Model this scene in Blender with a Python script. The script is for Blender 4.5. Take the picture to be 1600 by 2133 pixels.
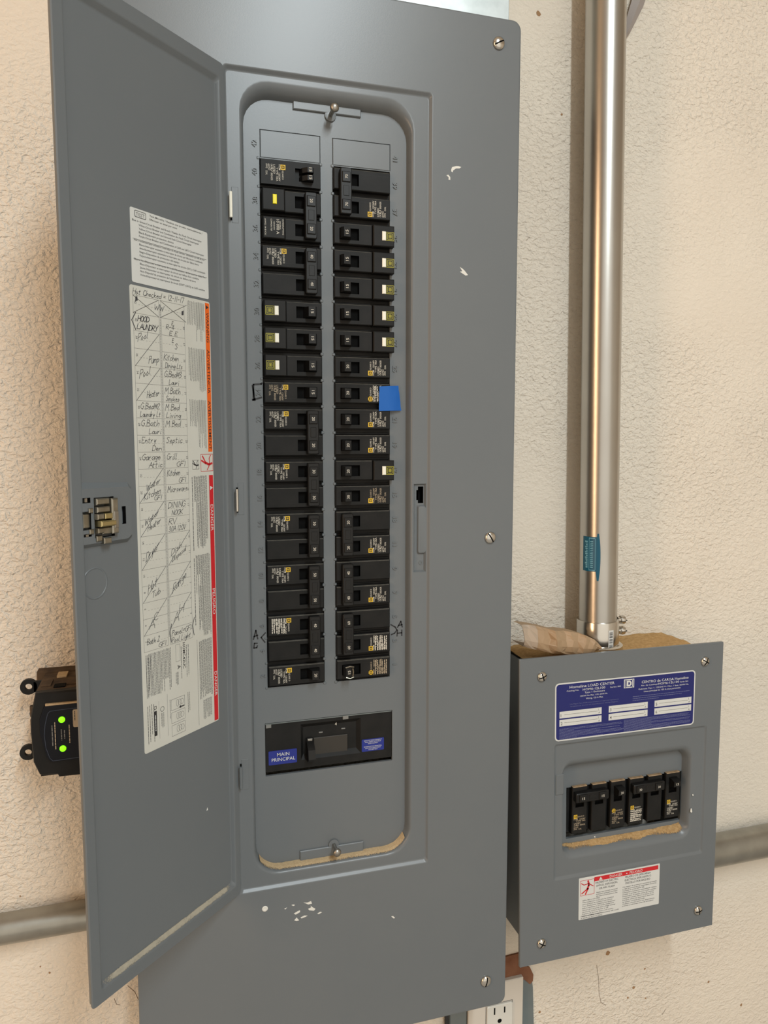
import bpy, math, random
from mathutils import Vector, Matrix, noise

for o in list(bpy.data.objects):
    bpy.data.objects.remove(o)
SC = bpy.context.scene
COL = SC.collection
MM = 0.001
random.seed(7)

# ------------------------------------------------------------------ camera (millimetres, X right, Y into the wall, Z up)
ROT = (-0.09617034, 0.01429712, -0.28682146)
CAM = Vector((-20.0473, -704.0447, -274.6700))
FPX = 1533.21
_w = Vector(ROT)
RM = Matrix.Rotation(_w.length, 3, _w.normalized())
cam = bpy.data.objects.new('camera', bpy.data.cameras.new('camera'))
COL.objects.link(cam)
cam.data.sensor_fit = 'VERTICAL'
cam.data.sensor_height = 36.0
cam.data.lens = FPX / 2133.0 * 36.0
cam.data.clip_start = 0.01
_r = RM @ Vector((1, 0, 0)); _u = RM @ Vector((0, 0, 1)); _b = RM @ Vector((0, -1, 0))
_m = Matrix(((_r.x, _u.x, _b.x, CAM.x * MM), (_r.y, _u.y, _b.y, CAM.y * MM), (_r.z, _u.z, _b.z, CAM.z * MM), (0, 0, 0, 1)))
cam.matrix_world = _m
SC.camera = cam

def px(x, y, Y=0.0):
    """point (mm) where a photo pixel meets the wall-parallel plane at depth Y"""
    d = RM @ Vector(((x - 800) / FPX, 1.0, -(y - 1066.5) / FPX))
    return CAM + d * ((Y - CAM.y) / d.y)

# ------------------------------------------------------------------ world, lights, exposure
world = bpy.data.worlds.new('world'); SC.world = world
world.use_nodes = True
_bg = world.node_tree.nodes['Background']
_bg.inputs[0].default_value = (1.0, 0.91, 0.78, 1)
_bg.inputs[1].default_value = 1.08

def area(name, loc, rot, sx, sy, power, col):
    l = bpy.data.lights.new(name, 'AREA'); l.shape = 'RECTANGLE'
    l.size = sx; l.size_y = sy; l.energy = power; l.color = col
    o = bpy.data.objects.new(name, l); COL.objects.link(o)
    o.location = Vector(loc) * MM; o.rotation_euler = rot
    return o
def aim(o, target):
    d = Vector(target) * MM - o.location
    o.rotation_euler = d.to_track_quat('-Z', 'Y').to_euler()
# shop tube hung under the garage ceiling behind the camera, seen end-on from the wall
key = area('ceiling_tube_light', (410, -2150, 1100), (0, 0, 0), 0.10, 1.9, 55.0, (0.90, 1.0, 1.04))
# warm light from a doorway in the left wall of the garage
warm = area('warm_doorway_light', (-1850, -1100, -250), (0, 0, 0), 0.6, 1.9, 30.0, (1.0, 0.64, 0.37))
aim(warm, (-100, 88, -450))

SC.view_settings.view_transform = 'Standard'
SC.view_settings.look = 'None'
SC.view_settings.gamma = 1.0
SC.view_settings.exposure = 0.0
SC.view_settings.use_curve_mapping = False

# ------------------------------------------------------------------ materials
def mat(name, col, rough=0.5, metal=0.0, spec=0.5, emit=None, bump=None, vary=None, coat=0.0):
    """bump=(scale, distance_mm, detail)   vary=(scale, other colour, amount)"""
    m = bpy.data.materials.new(name); m.use_nodes = True
    nt = m.node_tree; b = nt.nodes['Principled BSDF']
    b.inputs['Base Color'].default_value = (*col, 1)
    b.inputs['Roughness'].default_value = rough
    b.inputs['Metallic'].default_value = metal
    b.inputs['Specular IOR Level'].default_value = spec
    b.inputs['Coat Weight'].default_value = coat
    if emit:
        b.inputs['Emission Color'].default_value = (*emit[0], 1)
        b.inputs['Emission Strength'].default_value = emit[1]
    if bump or vary:
        tc = nt.nodes.new('ShaderNodeTexCoord')
    if bump:
        n = nt.nodes.new('ShaderNodeTexNoise'); n.inputs['Scale'].default_value = bump[0]
        n.inputs['Detail'].default_value = bump[2]
        bp = nt.nodes.new('ShaderNodeBump'); bp.inputs['Distance'].default_value = bump[1] * MM
        bp.inputs['Strength'].default_value = 1.0
        nt.links.new(tc.outputs['Object'], n.inputs['Vector'])
        nt.links.new(n.outputs['Fac'], bp.inputs['Height'])
        nt.links.new(bp.outputs['Normal'], b.inputs['Normal'])
    if vary:
        n = nt.nodes.new('ShaderNodeTexNoise'); n.inputs['Scale'].default_value = vary[0]
        n.inputs['Detail'].default_value = 4
        cr = nt.nodes.new('ShaderNodeValToRGB')
        cr.color_ramp.elements[0].position = 0.5 - vary[2] / 2
        cr.color_ramp.elements[1].position = 0.5 + vary[2] / 2
        cr.color_ramp.elements[0].color = (*col, 1); cr.color_ramp.elements[1].color = (*vary[1], 1)
        nt.links.new(tc.outputs['Object'], n.inputs['Vector'])
        nt.links.new(n.outputs['Fac'], cr.inputs['Fac'])
        nt.links.new(cr.outputs['Color'], b.inputs['Base Color'])
    return m

M = {}
M['paint'] = mat('panel_grey_paint', (0.141, 0.156, 0.166), 0.33, spec=0.5, bump=(900, 0.02, 2), vary=(9, (0.132, 0.148, 0.160), 0.5))
M['black'] = mat('black_plastic', (0.0085, 0.009, 0.009), 0.48, spec=0.20, bump=(1500, 0.02, 2), vary=(60, (0.016, 0.0155, 0.015), 0.5))
M['handle'] = mat('handle_plastic', (0.006, 0.006, 0.006), 0.42, spec=0.35)
M['void'] = mat('dark_slot', (0.004, 0.004, 0.004), 0.8, spec=0.1)
M['print'] = mat('white_print', (0.62, 0.58, 0.50), 0.6)
M['printdim'] = mat('tan_print', (0.42, 0.34, 0.24), 0.6)
M['printfaint'] = mat('faint_print', (0.20, 0.20, 0.19), 0.6)
M['yellow'] = mat('yellow_print', (0.72, 0.46, 0.03), 0.55)
M['olive'] = mat('olive_logo', (0.34, 0.31, 0.025), 0.55)
M['yellowbtn'] = mat('yellow_button', (0.90, 0.78, 0.0), 0.4)
M['whitebtn'] = mat('white_button', (0.85, 0.83, 0.72), 0.4)
M['paper'] = mat('sticker_white', (0.62, 0.63, 0.61), 0.55)
M['paperwarm'] = mat('directory_paper', (0.60, 0.60, 0.55), 0.6, vary=(30, (0.56, 0.555, 0.50), 0.6))
M['ink'] = mat('black_ink', (0.02, 0.02, 0.022), 0.6)
M['greyink'] = mat('small_grey_print', (0.13, 0.13, 0.13), 0.6)
M['pen'] = mat('pen_ink', (0.05, 0.05, 0.055), 0.6)
M['orange'] = mat('orange_band', (0.78, 0.13, 0.01), 0.5)
M['red'] = mat('red_band', (0.56, 0.012, 0.02), 0.5)
M['blue'] = mat('blue_sticker', (0.007, 0.012, 0.13), 0.45)
M['mblue'] = mat('main_blue_sticker', (0.008, 0.022, 0.23), 0.4)
M['tape'] = mat('blue_masking_tape', (0.005, 0.11, 0.44), 0.7, bump=(700, 0.05, 3))
M['steel'] = mat('zinc_plated_steel', (0.62, 0.60, 0.56), 0.22, metal=1.0)
M['dullsteel'] = mat('dull_steel', (0.42, 0.41, 0.38), 0.38, metal=1.0, vary=(80, (0.30, 0.28, 0.25), 0.5))
M['emt'] = mat('galvanized_conduit', (0.52, 0.51, 0.48), 0.30, metal=1.0, bump=(160, 0.03, 3), vary=(14, (0.47, 0.45, 0.42), 0.5))
M['emtold'] = mat('weathered_conduit', (0.40, 0.39, 0.35), 0.36, metal=0.85, bump=(120, 0.05, 3), vary=(40, (0.27, 0.26, 0.23), 0.6))
M['galv'] = mat('galvanized_sheet', (0.56, 0.60, 0.60), 0.42, metal=0.75, vary=(55, (0.44, 0.48, 0.48), 0.35))
M['dust'] = mat('sawdust', (0.55, 0.36, 0.17), 0.95, spec=0.1, bump=(420, 0.8, 4), vary=(300, (0.36, 0.22, 0.09), 0.5))
M['dust2'] = mat('pale_sawdust', (0.56, 0.43, 0.27), 0.95, spec=0.1, bump=(700, 0.4, 4), vary=(500, (0.44, 0.32, 0.19), 0.6))
M['dust3'] = mat('thin_dust', (0.36, 0.33, 0.27), 0.95, spec=0.1, bump=(900, 0.2, 4), vary=(250, (0.25, 0.24, 0.21), 0.7))
M['dustA'] = mat('loose_sawdust', (0.50, 0.34, 0.17), 0.95, spec=0.1, bump=(420, 0.8, 4), vary=(380, (0.34, 0.21, 0.09), 0.5))
M['dustB'] = mat('pale_loose_sawdust', (0.54, 0.42, 0.26), 0.95, spec=0.1, bump=(700, 0.4, 4), vary=(500, (0.42, 0.31, 0.18), 0.6))
M['dustC'] = mat('thin_loose_dust', (0.42, 0.38, 0.30), 0.95, spec=0.1, bump=(900, 0.2, 4), vary=(250, (0.32, 0.29, 0.23), 0.7))
M['kraft'] = mat('kraft_paper', (0.40, 0.275, 0.165), 0.6, bump=(160, 0.4, 4), vary=(35, (0.33, 0.22, 0.125), 0.6))
M['packtape'] = mat('packing_tape', (0.42, 0.33, 0.25), 0.25)
M['chip'] = mat('white_paint_chip', (0.72, 0.71, 0.66), 0.6)
M['teal'] = mat('teal_sticker', (0.0, 0.085, 0.15), 0.4)
M['tealprint'] = mat('teal_print', (0.16, 0.38, 0.48), 0.5)
M['led'] = mat('green_led', (0.1, 0.8, 0.02), 0.4, emit=((0.22, 1.0, 0.0), 1.6))
M['plate'] = mat('outlet_ivory', (0.62, 0.57, 0.50), 0.5, bump=(300, 0.08, 2))
M['socket'] = mat('receptacle_white', (0.66, 0.65, 0.60), 0.35)
M['torn'] = mat('torn_brown_paper', (0.17, 0.065, 0.03), 0.9, bump=(200, 0.6, 4), vary=(60, (0.24, 0.11, 0.06), 0.5))
M['boxgrey'] = mat('grey_box_metal', (0.13, 0.16, 0.165), 0.5, vary=(40, (0.17, 0.19, 0.19), 0.5))
M['boxdark'] = mat('cabinet_steel', (0.10, 0.105, 0.105), 0.5)
M['conc'] = mat('concrete_floor', (0.42, 0.40, 0.37), 0.8, bump=(60, 0.5, 4))
M['ceilm'] = mat('ceiling_paint', (0.68, 0.63, 0.56), 0.9)
M['sidew'] = mat('side_wall_paint', (0.62, 0.55, 0.46), 0.9)
M['darkw'] = mat('dark_left_wall', (0.24, 0.19, 0.14), 0.9, vary=(6, (0.17, 0.13, 0.095), 0.5))  # unseen left wall, colour set dark so the conduit reflects a dark band
M['litdust'] = mat('lit_dusty_edge', (0.105, 0.10, 0.088), 0.75, spec=0.2, vary=(220, (0.05, 0.048, 0.042), 0.5))  # painted highlight of the upward pole-face edges, mixed with their dust
M['topsaw'] = mat('sawdust_edge', (0.36, 0.26, 0.16), 0.9, spec=0.1, vary=(300, (0.22, 0.15, 0.09), 0.5))
M['bluetext'] = mat('pale_blue_print', (0.13, 0.145, 0.27), 0.5)
M['lens'] = mat('smoked_panel', (0.005, 0.006, 0.010), 0.4, spec=0.2)
M['lensline'] = mat('bezel_line', (0.03, 0.04, 0.07), 0.4)
M['window'] = mat('brown_window', (0.030, 0.026, 0.021), 0.45)
M['dustplastic'] = mat('dusty_brown_plastic', (0.13, 0.085, 0.05), 0.85, spec=0.2, bump=(250, 0.3, 3), vary=(90, (0.05, 0.035, 0.025), 0.5))
M['latch'] = mat('latch_spring_steel', (0.36, 0.34, 0.29), 0.34, metal=0.9, vary=(120, (0.24, 0.22, 0.17), 0.5))
M['brass'] = mat('brass_latch', (0.46, 0.38, 0.19), 0.34, metal=0.9)
M['spot'] = mat('wall_stain', (0.34, 0.20, 0.10), 0.9)
M['crack'] = mat('hair_crack', (0.16, 0.10, 0.06), 0.9)
M['greypipe'] = mat('grey_strap', (0.33, 0.29, 0.27), 0.5)
M['caulk'] = mat('white_caulk', (0.80, 0.78, 0.74), 0.4)

def thin_out(m):
    nt = m.node_tree; b = nt.nodes['Principled BSDF']; out = nt.nodes['Material Output']; L = nt.links.new
    at = nt.nodes.new('ShaderNodeAttribute'); at.attribute_name = 'cover'
    tc = nt.nodes.new('ShaderNodeTexCoord'); n = nt.nodes.new('ShaderNodeTexNoise'); n.inputs['Scale'].default_value = 900; n.inputs['Detail'].default_value = 3
    L(tc.outputs['Object'], n.inputs['Vector'])
    ad = nt.nodes.new('ShaderNodeMath'); ad.operation = 'MULTIPLY_ADD'; ad.inputs[1].default_value = 1.5; L(at.outputs['Fac'], ad.inputs[0]); L(n.outputs['Fac'], ad.inputs[2])
    mr = nt.nodes.new('ShaderNodeMapRange'); mr.inputs['From Min'].default_value = 0.72; mr.inputs['From Max'].default_value = 1.15; L(ad.outputs[0], mr.inputs['Value'])
    tr = nt.nodes.new('ShaderNodeBsdfTransparent'); mx = nt.nodes.new('ShaderNodeMixShader')
    L(mr.outputs['Result'], mx.inputs['Fac']); L(tr.outputs[0], mx.inputs[1]); L(b.outputs[0], mx.inputs[2]); L(mx.outputs[0], out.inputs['Surface'])
for _n in ('dustA', 'dustB', 'dustC'): thin_out(M[_n])
def cover_attr(o, rows):
    """rows: how well each row of a grid is covered, one value per row or a list per row"""
    me = o.data; k = len(me.vertices) // len(rows); a = me.attributes.new('cover', 'FLOAT', 'POINT'); v = []
    for r in rows: v += list(r) if isinstance(r, (list, tuple)) else [r] * k
    a.data.foreach_set('value', v)

def wall_material():
    m = bpy.data.materials.new('stucco_wall'); m.use_nodes = True
    nt = m.node_tree; b = nt.nodes['Principled BSDF']; L = nt.links.new
    b.inputs['Roughness'].default_value = 0.92
    b.inputs['Specular IOR Level'].default_value = 0.15
    tc = nt.nodes.new('ShaderNodeTexCoord')
    mp = nt.nodes.new('ShaderNodeMapping'); mp.inputs['Scale'].default_value = (1.0, 1.0, 1.35)
    L(tc.outputs['Object'], mp.inputs['Vector'])
    n1 = nt.nodes.new('ShaderNodeTexNoise'); n1.inputs['Scale'].default_value = 165; n1.inputs['Detail'].default_value = 3
    n1.inputs['Roughness'].default_value = 0.55; n1.inputs['Distortion'].default_value = 0.45
    n2 = nt.nodes.new('ShaderNodeTexNoise'); n2.inputs['Scale'].default_value = 330; n2.inputs['Detail'].default_value = 2
    n3 = nt.nodes.new('ShaderNodeTexNoise'); n3.inputs['Scale'].default_value = 3.5; n3.inputs['Detail'].default_value = 2
    n4 = nt.nodes.new('ShaderNodeTexNoise'); n4.inputs['Scale'].default_value = 6; n4.inputs['Detail'].default_value = 5
    for n in (n1, n2): L(mp.outputs['Vector'], n.inputs['Vector'])
    for n in (n3, n4): L(tc.outputs['Object'], n.inputs['Vector'])
    r1 = nt.nodes.new('ShaderNodeValToRGB')
    r1.color_ramp.elements[0].position = 0.30; r1.color_ramp.elements[1].position = 0.72
    L(n1.outputs['Fac'], r1.inputs['Fac'])
    ad = nt.nodes.new('ShaderNodeMath'); ad.operation = 'MULTIPLY_ADD'; ad.inputs[1].default_value = 0.30
    L(n2.outputs['Fac'], ad.inputs[0]); L(r1.outputs['Color'], ad.inputs[2])
    # the plaster is trowelled smoother in patches
    r3 = nt.nodes.new('ShaderNodeValToRGB')
    r3.color_ramp.elements[0].position = 0.36; r3.color_ramp.elements[1].position = 0.58
    r3.color_ramp.elements[0].color = (0.35, 0.35, 0.35, 1)
    L(n3.outputs['Fac'], r3.inputs['Fac'])
    bp = nt.nodes.new('ShaderNodeBump'); bp.inputs['Distance'].default_value = 1.7 * MM
    L(r3.outputs['Color'], bp.inputs['Strength'])
    L(ad.outputs[0], bp.inputs['Height']); L(bp.outputs['Normal'], b.inputs['Normal'])
    r4 = nt.nodes.new('ShaderNodeValToRGB')
    r4.color_ramp.elements[0].position = 0.35; r4.color_ramp.elements[1].position = 0.65
    r4.color_ramp.elements[0].color = (0.74, 0.665, 0.565, 1); r4.color_ramp.elements[1].color = (0.77, 0.70, 0.60, 1)
    L(n4.outputs['Fac'], r4.inputs['Fac']); L(r4.outputs['Color'], b.inputs['Base Color'])
    return m
M['wall'] = wall_material()

# ------------------------------------------------------------------ text outlines from the built-in font
_tc = {}
def glyphs(s):
    if s in _tc: return _tc[s]
    cu = bpy.data.curves.new('t', 'FONT'); cu.body = s; cu.size = 1.0; cu.resolution_u = 2; cu.offset = 0.003
    ob = bpy.data.objects.new('t', cu)
    me = ob.to_mesh()
    v = [(p.co.x, p.co.y) for p in me.vertices]; f = [tuple(p.vertices) for p in me.polygons]
    ob.to_mesh_clear(); bpy.data.objects.remove(ob); bpy.data.curves.remove(cu)
    w = (min(p[0] for p in v), max(p[0] for p in v)) if v else (0, 0)
    _tc[s] = (v, f, w)
    return _tc[s]
CAPH = max(p[1] for p in glyphs('H')[0])

PEN = {
 'A': '0,0 .35,1 .7,0|.12,.4 .6,.42', 'B': '.05,0 .05,1 .45,.95 .5,.7 .08,.52 .6,.4 .5,.05 .05,0', 'C': '.6,.85 .3,1 .05,.6 .1,.15 .4,0 .62,.15',
 'D': '.08,0 .05,1 .45,.9 .65,.5 .45,.1 .02,0', 'E': '.55,.95 .08,1 .08,.5 .4,.52|.08,.5 .05,0 .55,.04', 'F': '.6,.98 .1,1 .06,0|.08,.52 .45,.55',
 'G': '.6,.85 .3,1 .05,.6 .1,.15 .4,0 .6,.2 .6,.45 .38,.45', 'H': '.05,1 .05,0|.6,1 .58,0|.05,.5 .6,.52', 'I': '.15,1 .12,0', 'K': '.06,1 .04,0|.6,1 .08,.48 .6,0',
 'L': '.1,1 .05,0 .55,.05', 'M': '.02,0 .12,1 .35,.35 .6,1 .72,0', 'N': '.05,0 .08,1 .55,0 .6,1', 'O': '.3,1 .05,.6 .12,.1 .4,0 .62,.4 .52,.9 .3,1',
 'P': '.05,0 .08,1 .5,.95 .55,.62 .08,.48', 'R': '.05,0 .08,1 .5,.95 .5,.6 .08,.5 .6,0', 'S': '.55,.85 .3,1 .08,.8 .5,.35 .35,.02 .05,.15', 'T': '0,1 .65,.98|.34,1 .3,0',
 'U': '.05,1 .08,.2 .3,0 .55,.2 .6,1', 'V': '.02,1 .3,0 .6,1', 'W': '0,1 .18,0 .38,.7 .55,0 .8,1', 'Y': '.02,1 .32,.5 .62,1|.32,.5 .2,-.1', 'Z': '.05,.95 .55,1 .02,.02 .6,.04',
 'a': '.5,.45 .2,.5 .04,.2 .2,0 .45,.2 .5,.5 .5,.05 .6,0', 'b': '.08,1 .06,0 .4,.05 .5,.3 .3,.5 .08,.35', 'c': '.45,.42 .2,.5 .05,.2 .2,0 .48,.08', 'd': '.48,.4 .2,.5 .05,.2 .2,0 .48,.2 .52,1 .5,0',
 'e': '.05,.25 .45,.3 .3,.5 .06,.3 .18,0 .5,.08', 'f': '.5,.95 .3,1 .2,.6 .16,-.2|.02,.5 .4,.52', 'g': '.48,.4 .2,.5 .06,.2 .3,.05 .5,.45 .44,-.35 .1,-.3', 'h': '.08,1 .05,0 .25,.48 .45,.4 .46,0',
 'i': '.14,.5 .12,.02 .25,0|.15,.75 .17,.8', 'k': '.08,1 .06,0|.42,.5 .1,.24 .45,0', 'l': '.12,1 .08,.1 .25,0', 'm': '.02,0 .06,.5 .2,.45 .24,0|.24,.35 .4,.5 .5,.4 .52,0',
 'n': '.04,0 .06,.5 .06,.3 .3,.5 .42,.35 .44,0', 'o': '.25,.5 .05,.25 .2,0 .42,.2 .25,.5', 'p': '.08,.5 .04,-.4|.08,.4 .35,.5 .45,.2 .2,0 .07,.1', 'q': '.45,.4 .2,.5 .06,.2 .3,.05 .48,.45 .44,-.4',
 'r': '.05,0 .08,.5 .1,.3 .35,.5', 's': '.4,.42 .2,.5 .1,.36 .38,.16 .2,0 .04,.08', 't': '.2,.85 .16,.05 .35,0|.02,.55 .4,.58', 'u': '.05,.5 .08,.05 .3,.02 .44,.5 .46,0', 'v': '.04,.5 .2,0 .4,.5',
 'w': '.02,.5 .12,0 .3,.4 .4,0 .58,.5', 'x': '.04,.5 .4,0|.4,.5 .02,0', 'y': '.05,.5 .2,.1 .44,.5 .2,-.4', '0': '.3,1 .06,.6 .12,.1 .35,0 .55,.4 .5,.9 .3,1', '1': '.2,1 .18,0', '2': '.08,.8 .3,1 .5,.75 .05,0 .58,.05',
 '3': '.08,.9 .4,1 .45,.7 .2,.52 .5,.35 .35,0 .05,.1', '4': '.42,0 .42,1 .05,.35 .6,.36', '5': '.52,1 .15,.98 .1,.55 .45,.5 .45,.1 .08,.03', '6': '.48,.95 .12,.5 .1,.1 .35,0 .48,.25 .3,.45 .1,.3', '7': '.04,.98 .52,1 .2,0',
 '8': '.3,1 .1,.75 .5,.3 .3,0 .08,.25 .48,.75 .3,1', '9': '.48,.8 .25,1 .08,.75 .3,.55 .48,.8 .4,0', '-': '.05,.45 .42,.48', '=': '.05,.6 .5,.62|.05,.35 .5,.37', '#': '.15,.1 .25,.9|.4,.1 .5,.9|.05,.38 .6,.4|.08,.64 .62,.66', '.': '.1,0 .16,.05', '<': '.55,.95 .05,.5 .55,.05', '>': '.05,.95 .55,.5 .05,.05', ' ': '',
}
WID = {'i': .32, 'l': .32, '1': .36, '.': .3, 'I': .32, ' ': .4, 'M': .85, 'W': .92, 'm': .66, 'w': .68}

# ------------------------------------------------------------------ mesh builder
class MB:
    def __init__(s):
        s.v = []; s.f = []; s.m = []; s.names = []
    def mi(s, name):
        if name not in s.names: s.names.append(name)
        return s.names.index(name)
    def face(s, pts, m):
        n = len(s.v); s.v += [tuple(p) for p in pts]; s.f.append(tuple(range(n, n + len(pts)))); s.m.append(s.mi(m))
    def grid(s, rows, m, close=False):
        n = len(s.v); R = len(rows); K = len(rows[0])
        for r in rows: s.v += [tuple(p) for p in r]
        k = s.mi(m)
        for i in range(R - 1):
            for j in range(K if close else K - 1):
                a = n + i * K + j; b = n + i * K + (j + 1) % K
                s.f.append((a, b, b + K, a + K)); s.m.append(k)
    def loft(s, loops, m, cap0=False, cap1=False):
        n = len(s.v); K = len(loops[0])
        s.grid(loops, m, close=True)
        if cap0: s.f.append(tuple(range(n + K - 1, n - 1, -1))); s.m.append(s.mi(m))
        if cap1:
            q = n + (len(loops) - 1) * K
            s.f.append(tuple(range(q, q + K))); s.m.append(s.mi(m))
    def box(s, x0, x1, y0, y1, z0, z1, m, bev=0.0):
        """y0 is the front (toward the camera); the front edges are chamfered by bev"""
        if x0 > x1: x0, x1 = x1, x0
        if z0 > z1: z0, z1 = z1, z0
        def lp(i, y): return [(x0 + i, y, z0 + i), (x1 - i, y, z0 + i), (x1 - i, y, z1 - i), (x0 + i, y, z1 - i)]
        loops = [lp(bev, y0), lp(0, y0 + bev), lp(0, y1)] if bev else [lp(0, y0), lp(0, y1)]
        s.loft(loops[::-1], m, cap0=True, cap1=True)
    def ring(s, c, r, n, ax):
        ax = Vector(ax).normalized(); t = Vector((0, 0, 1)) if abs(ax.z) < .9 else Vector((1, 0, 0))
        a = ax.cross(t).normalized(); b = ax.cross(a)
        return [tuple(Vector(c) + a * (r * math.cos(2 * math.pi * i / n)) + b * (r * math.sin(2 * math.pi * i / n))) for i in range(n)]
    def lathe(s, c, ax, prof, n, m, cap0=False, cap1=True):
        """prof = [(distance along axis, radius)]"""
        ax = Vector(ax).normalized()
        s.loft([s.ring(Vector(c) + ax * h, r, n, ax) for h, r in prof], m, cap0, cap1)
    def tube(s, pts, r, n, m):
        pts = [Vector(p) for p in pts]; loops = []
        for i, p in enumerate(pts):
            d = pts[min(i + 1, len(pts) - 1)] - pts[max(i - 1, 0)]
            loops.append(s.ring(p, r, n, d))
        s.loft(loops, m, True, True)
    def plate(s, x0, x1, z0, z1, holes, yf, yb, m, mw=None):
        """flat plate with rectangular holes; walls run from yf back to yb"""
        xs = sorted({x0, x1} | {h[i] for h in holes for i in (0, 1)}); zs = sorted({z0, z1} | {h[i] for h in holes for i in (2, 3)})
        for i in range(len(xs) - 1):
            for j in range(len(zs) - 1):
                cx = (xs[i] + xs[i + 1]) / 2; cz = (zs[j] + zs[j + 1]) / 2
                if any(h[0] < cx < h[1] and h[2] < cz < h[3] for h in holes): continue
                s.face([(xs[i], yf, zs[j]), (xs[i + 1], yf, zs[j]), (xs[i + 1], yf, zs[j + 1]), (xs[i], yf, zs[j + 1])], m)
        for a, b, c, d in holes:
            for p, q in (((a, c), (b, c)), ((b, c), (b, d)), ((b, d), (a, d)), ((a, d), (a, c))):
                s.face([(p[0], yf, p[1]), (q[0], yf, q[1]), (q[0], yb, q[1]), (p[0], yb, p[1])], mw or m)
    # ---- flat marks on an XZ plane at depth y
    def rect(s, x0, x1, z0, z1, y, m):
        s.face([(x0, y, z0), (x1, y, z0), (x1, y, z1), (x0, y, z1)], m)
    def poly(s, pts, y, m):
        s.face([(p[0], y, p[1]) for p in pts], m)
    def rrect(s, x0, x1, z0, z1, r, y, m, thick=0):
        lp = rloop(x0, x1, z0, z1, r, y, 3)
        if thick: s.loft([[(p[0], y + thick, p[2]) for p in lp], lp], m, False, True)
        else: s.face(lp, m)
    def text(s, t, x, z, cap, y, m, rot=0, width=None, align='l', depth=0):
        v, f, (a, b) = glyphs(t)
        if not v: return
        k = cap / CAPH; kx = k
        if width: kx = width / max(b - a, 1e-6)
        off = {'l': -a * kx, 'c': -(a + b) / 2 * kx, 'r': -b * kx}[align]
        ca, sa = math.cos(math.radians(rot)), math.sin(math.radians(rot))
        n = len(s.v); mi = s.mi(m)
        for p in v:
            u = p[0] * kx + off; w = p[1] * k
            s.v.append((x + u * ca - w * sa, y, z + u * sa + w * ca))
        for q in f: s.f.append(tuple(n + i for i in q)); s.m.append(mi)
        if depth:                                  # raised lettering: side walls down to the sheet
            from collections import Counter
            ec = Counter()
            for q in f:
                for i in range(len(q)): ec[frozenset((q[i], q[(i + 1) % len(q)]))] += 1
            for e, c in ec.items():
                if c == 1:
                    i, j = tuple(e); p, q = s.v[n + i], s.v[n + j]
                    s.face([p, q, (q[0], y + depth, q[2]), (p[0], y + depth, p[2])], m)
    def stroke(s, pts, w, y, m):
        for p, q in zip(pts[:-1], pts[1:]):
            dx, dz = q[0] - p[0], q[1] - p[1]; l = math.hypot(dx, dz)
            if l < 1e-6: continue
            nx, nz = -dz / l * w / 2, dx / l * w / 2; ex, ez = dx / l * w * .3, dz / l * w * .3
            s.face([(p[0] - ex - nx, y, p[1] - ez - nz), (q[0] + ex - nx, y, q[1] + ez - nz), (q[0] + ex + nx, y, q[1] + ez + nz), (p[0] - ex + nx, y, p[1] - ez + nz)], m)
    def pen(s, t, x, z, h, y, m, w=0.32, slope=0.0, slant=0.22, width=None):
        L = sum(WID.get(c, .62 if c.isupper() or c.isdigit() else .54) for c in t)
        kx = (width / L) if width else h
        cx = 0
        for c in t:
            for st in PEN.get(c, '').split('|'):
                if not st: continue
                pts = []
                for a in st.split():
                    u, v = map(float, a.split(','))
                    u = (cx + u) * kx + slant * v * h + random.uniform(-.03, .03) * h; v = v * h + random.uniform(-.03, .03) * h
                    pts.append((x + u, z + v + slope * u))
                s.stroke(pts, w, y, m)
            cx += WID.get(c, .62 if c.isupper() or c.isdigit() else .54)
    def greek(s, x, z, length, h, y, m, rot=0, dens=0.8):
        """one line of print too small to read: word-length bars"""
        ca, sa = math.cos(math.radians(rot)), math.sin(math.radians(rot)); u = 0.0
        while u < length:
            l = min(h * random.uniform(1.2, 5.5), length - u)
            q = [(u, 0), (u + l, 0), (u + l, h), (u, h)]
            s.face([(x + a * ca - b * sa, y, z + a * sa + b * ca) for a, b in q], m)
            u += l + h * random.uniform(.45, .8)
    def mesh(s, name, off=(0, 0, 0), smooth=None):
        me = bpy.data.meshes.new(name)
        me.from_pydata([((a - off[0]) * MM, (b - off[1]) * MM, (c - off[2]) * MM) for a, b, c in s.v], [], s.f)
        for n in s.names: me.materials.append(M[n])
        me.polygons.foreach_set('material_index', s.m)
        if smooth is not None:
            me.polygons.foreach_set('use_smooth', [True] * len(me.polygons))
            me.set_sharp_from_angle(angle=math.radians(smooth))
        me.update()
        return me
    def build(s, name, parent=None, off=(0, 0, 0), smooth=None, weld=False):
        me = s.mesh(name, off, smooth)
        if weld:
            import bmesh
            b = bmesh.new(); b.from_mesh(me); bmesh.ops.remove_doubles(b, verts=b.verts, dist=1e-6); bmesh.ops.recalc_face_normals(b, faces=b.faces); b.to_mesh(me); b.free()
            if smooth is not None: me.set_sharp_from_angle(angle=math.radians(smooth))
        return link(name, me, parent)

def link(name, me, parent=None):
    o = bpy.data.objects.new(name, me); COL.objects.link(o)
    if parent: o.parent = parent
    return o

def rloop(x0, x1, z0, z1, r, y, n=4, right=(), left=()):
    """rounded rectangle, counter-clockwise seen from the front, optional extra points on the right and left sides"""
    p = []
    for (cx, cz, a0) in ((x1 - r, z0 + r, -90), (x1 - r, z1 - r, 0), (x0 + r, z1 - r, 90), (x0 + r, z0 + r, 180)):
        for i in range(n + 1):
            a = math.radians(a0 + 90 * i / n); p.append((cx + r * math.cos(a), y, cz + r * math.sin(a)))
        if a0 == -90:
            for z in right: p.append((x1, y, z))
        if a0 == 90:
            for z in left: p.append((x0, y, z))
    return p

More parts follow.
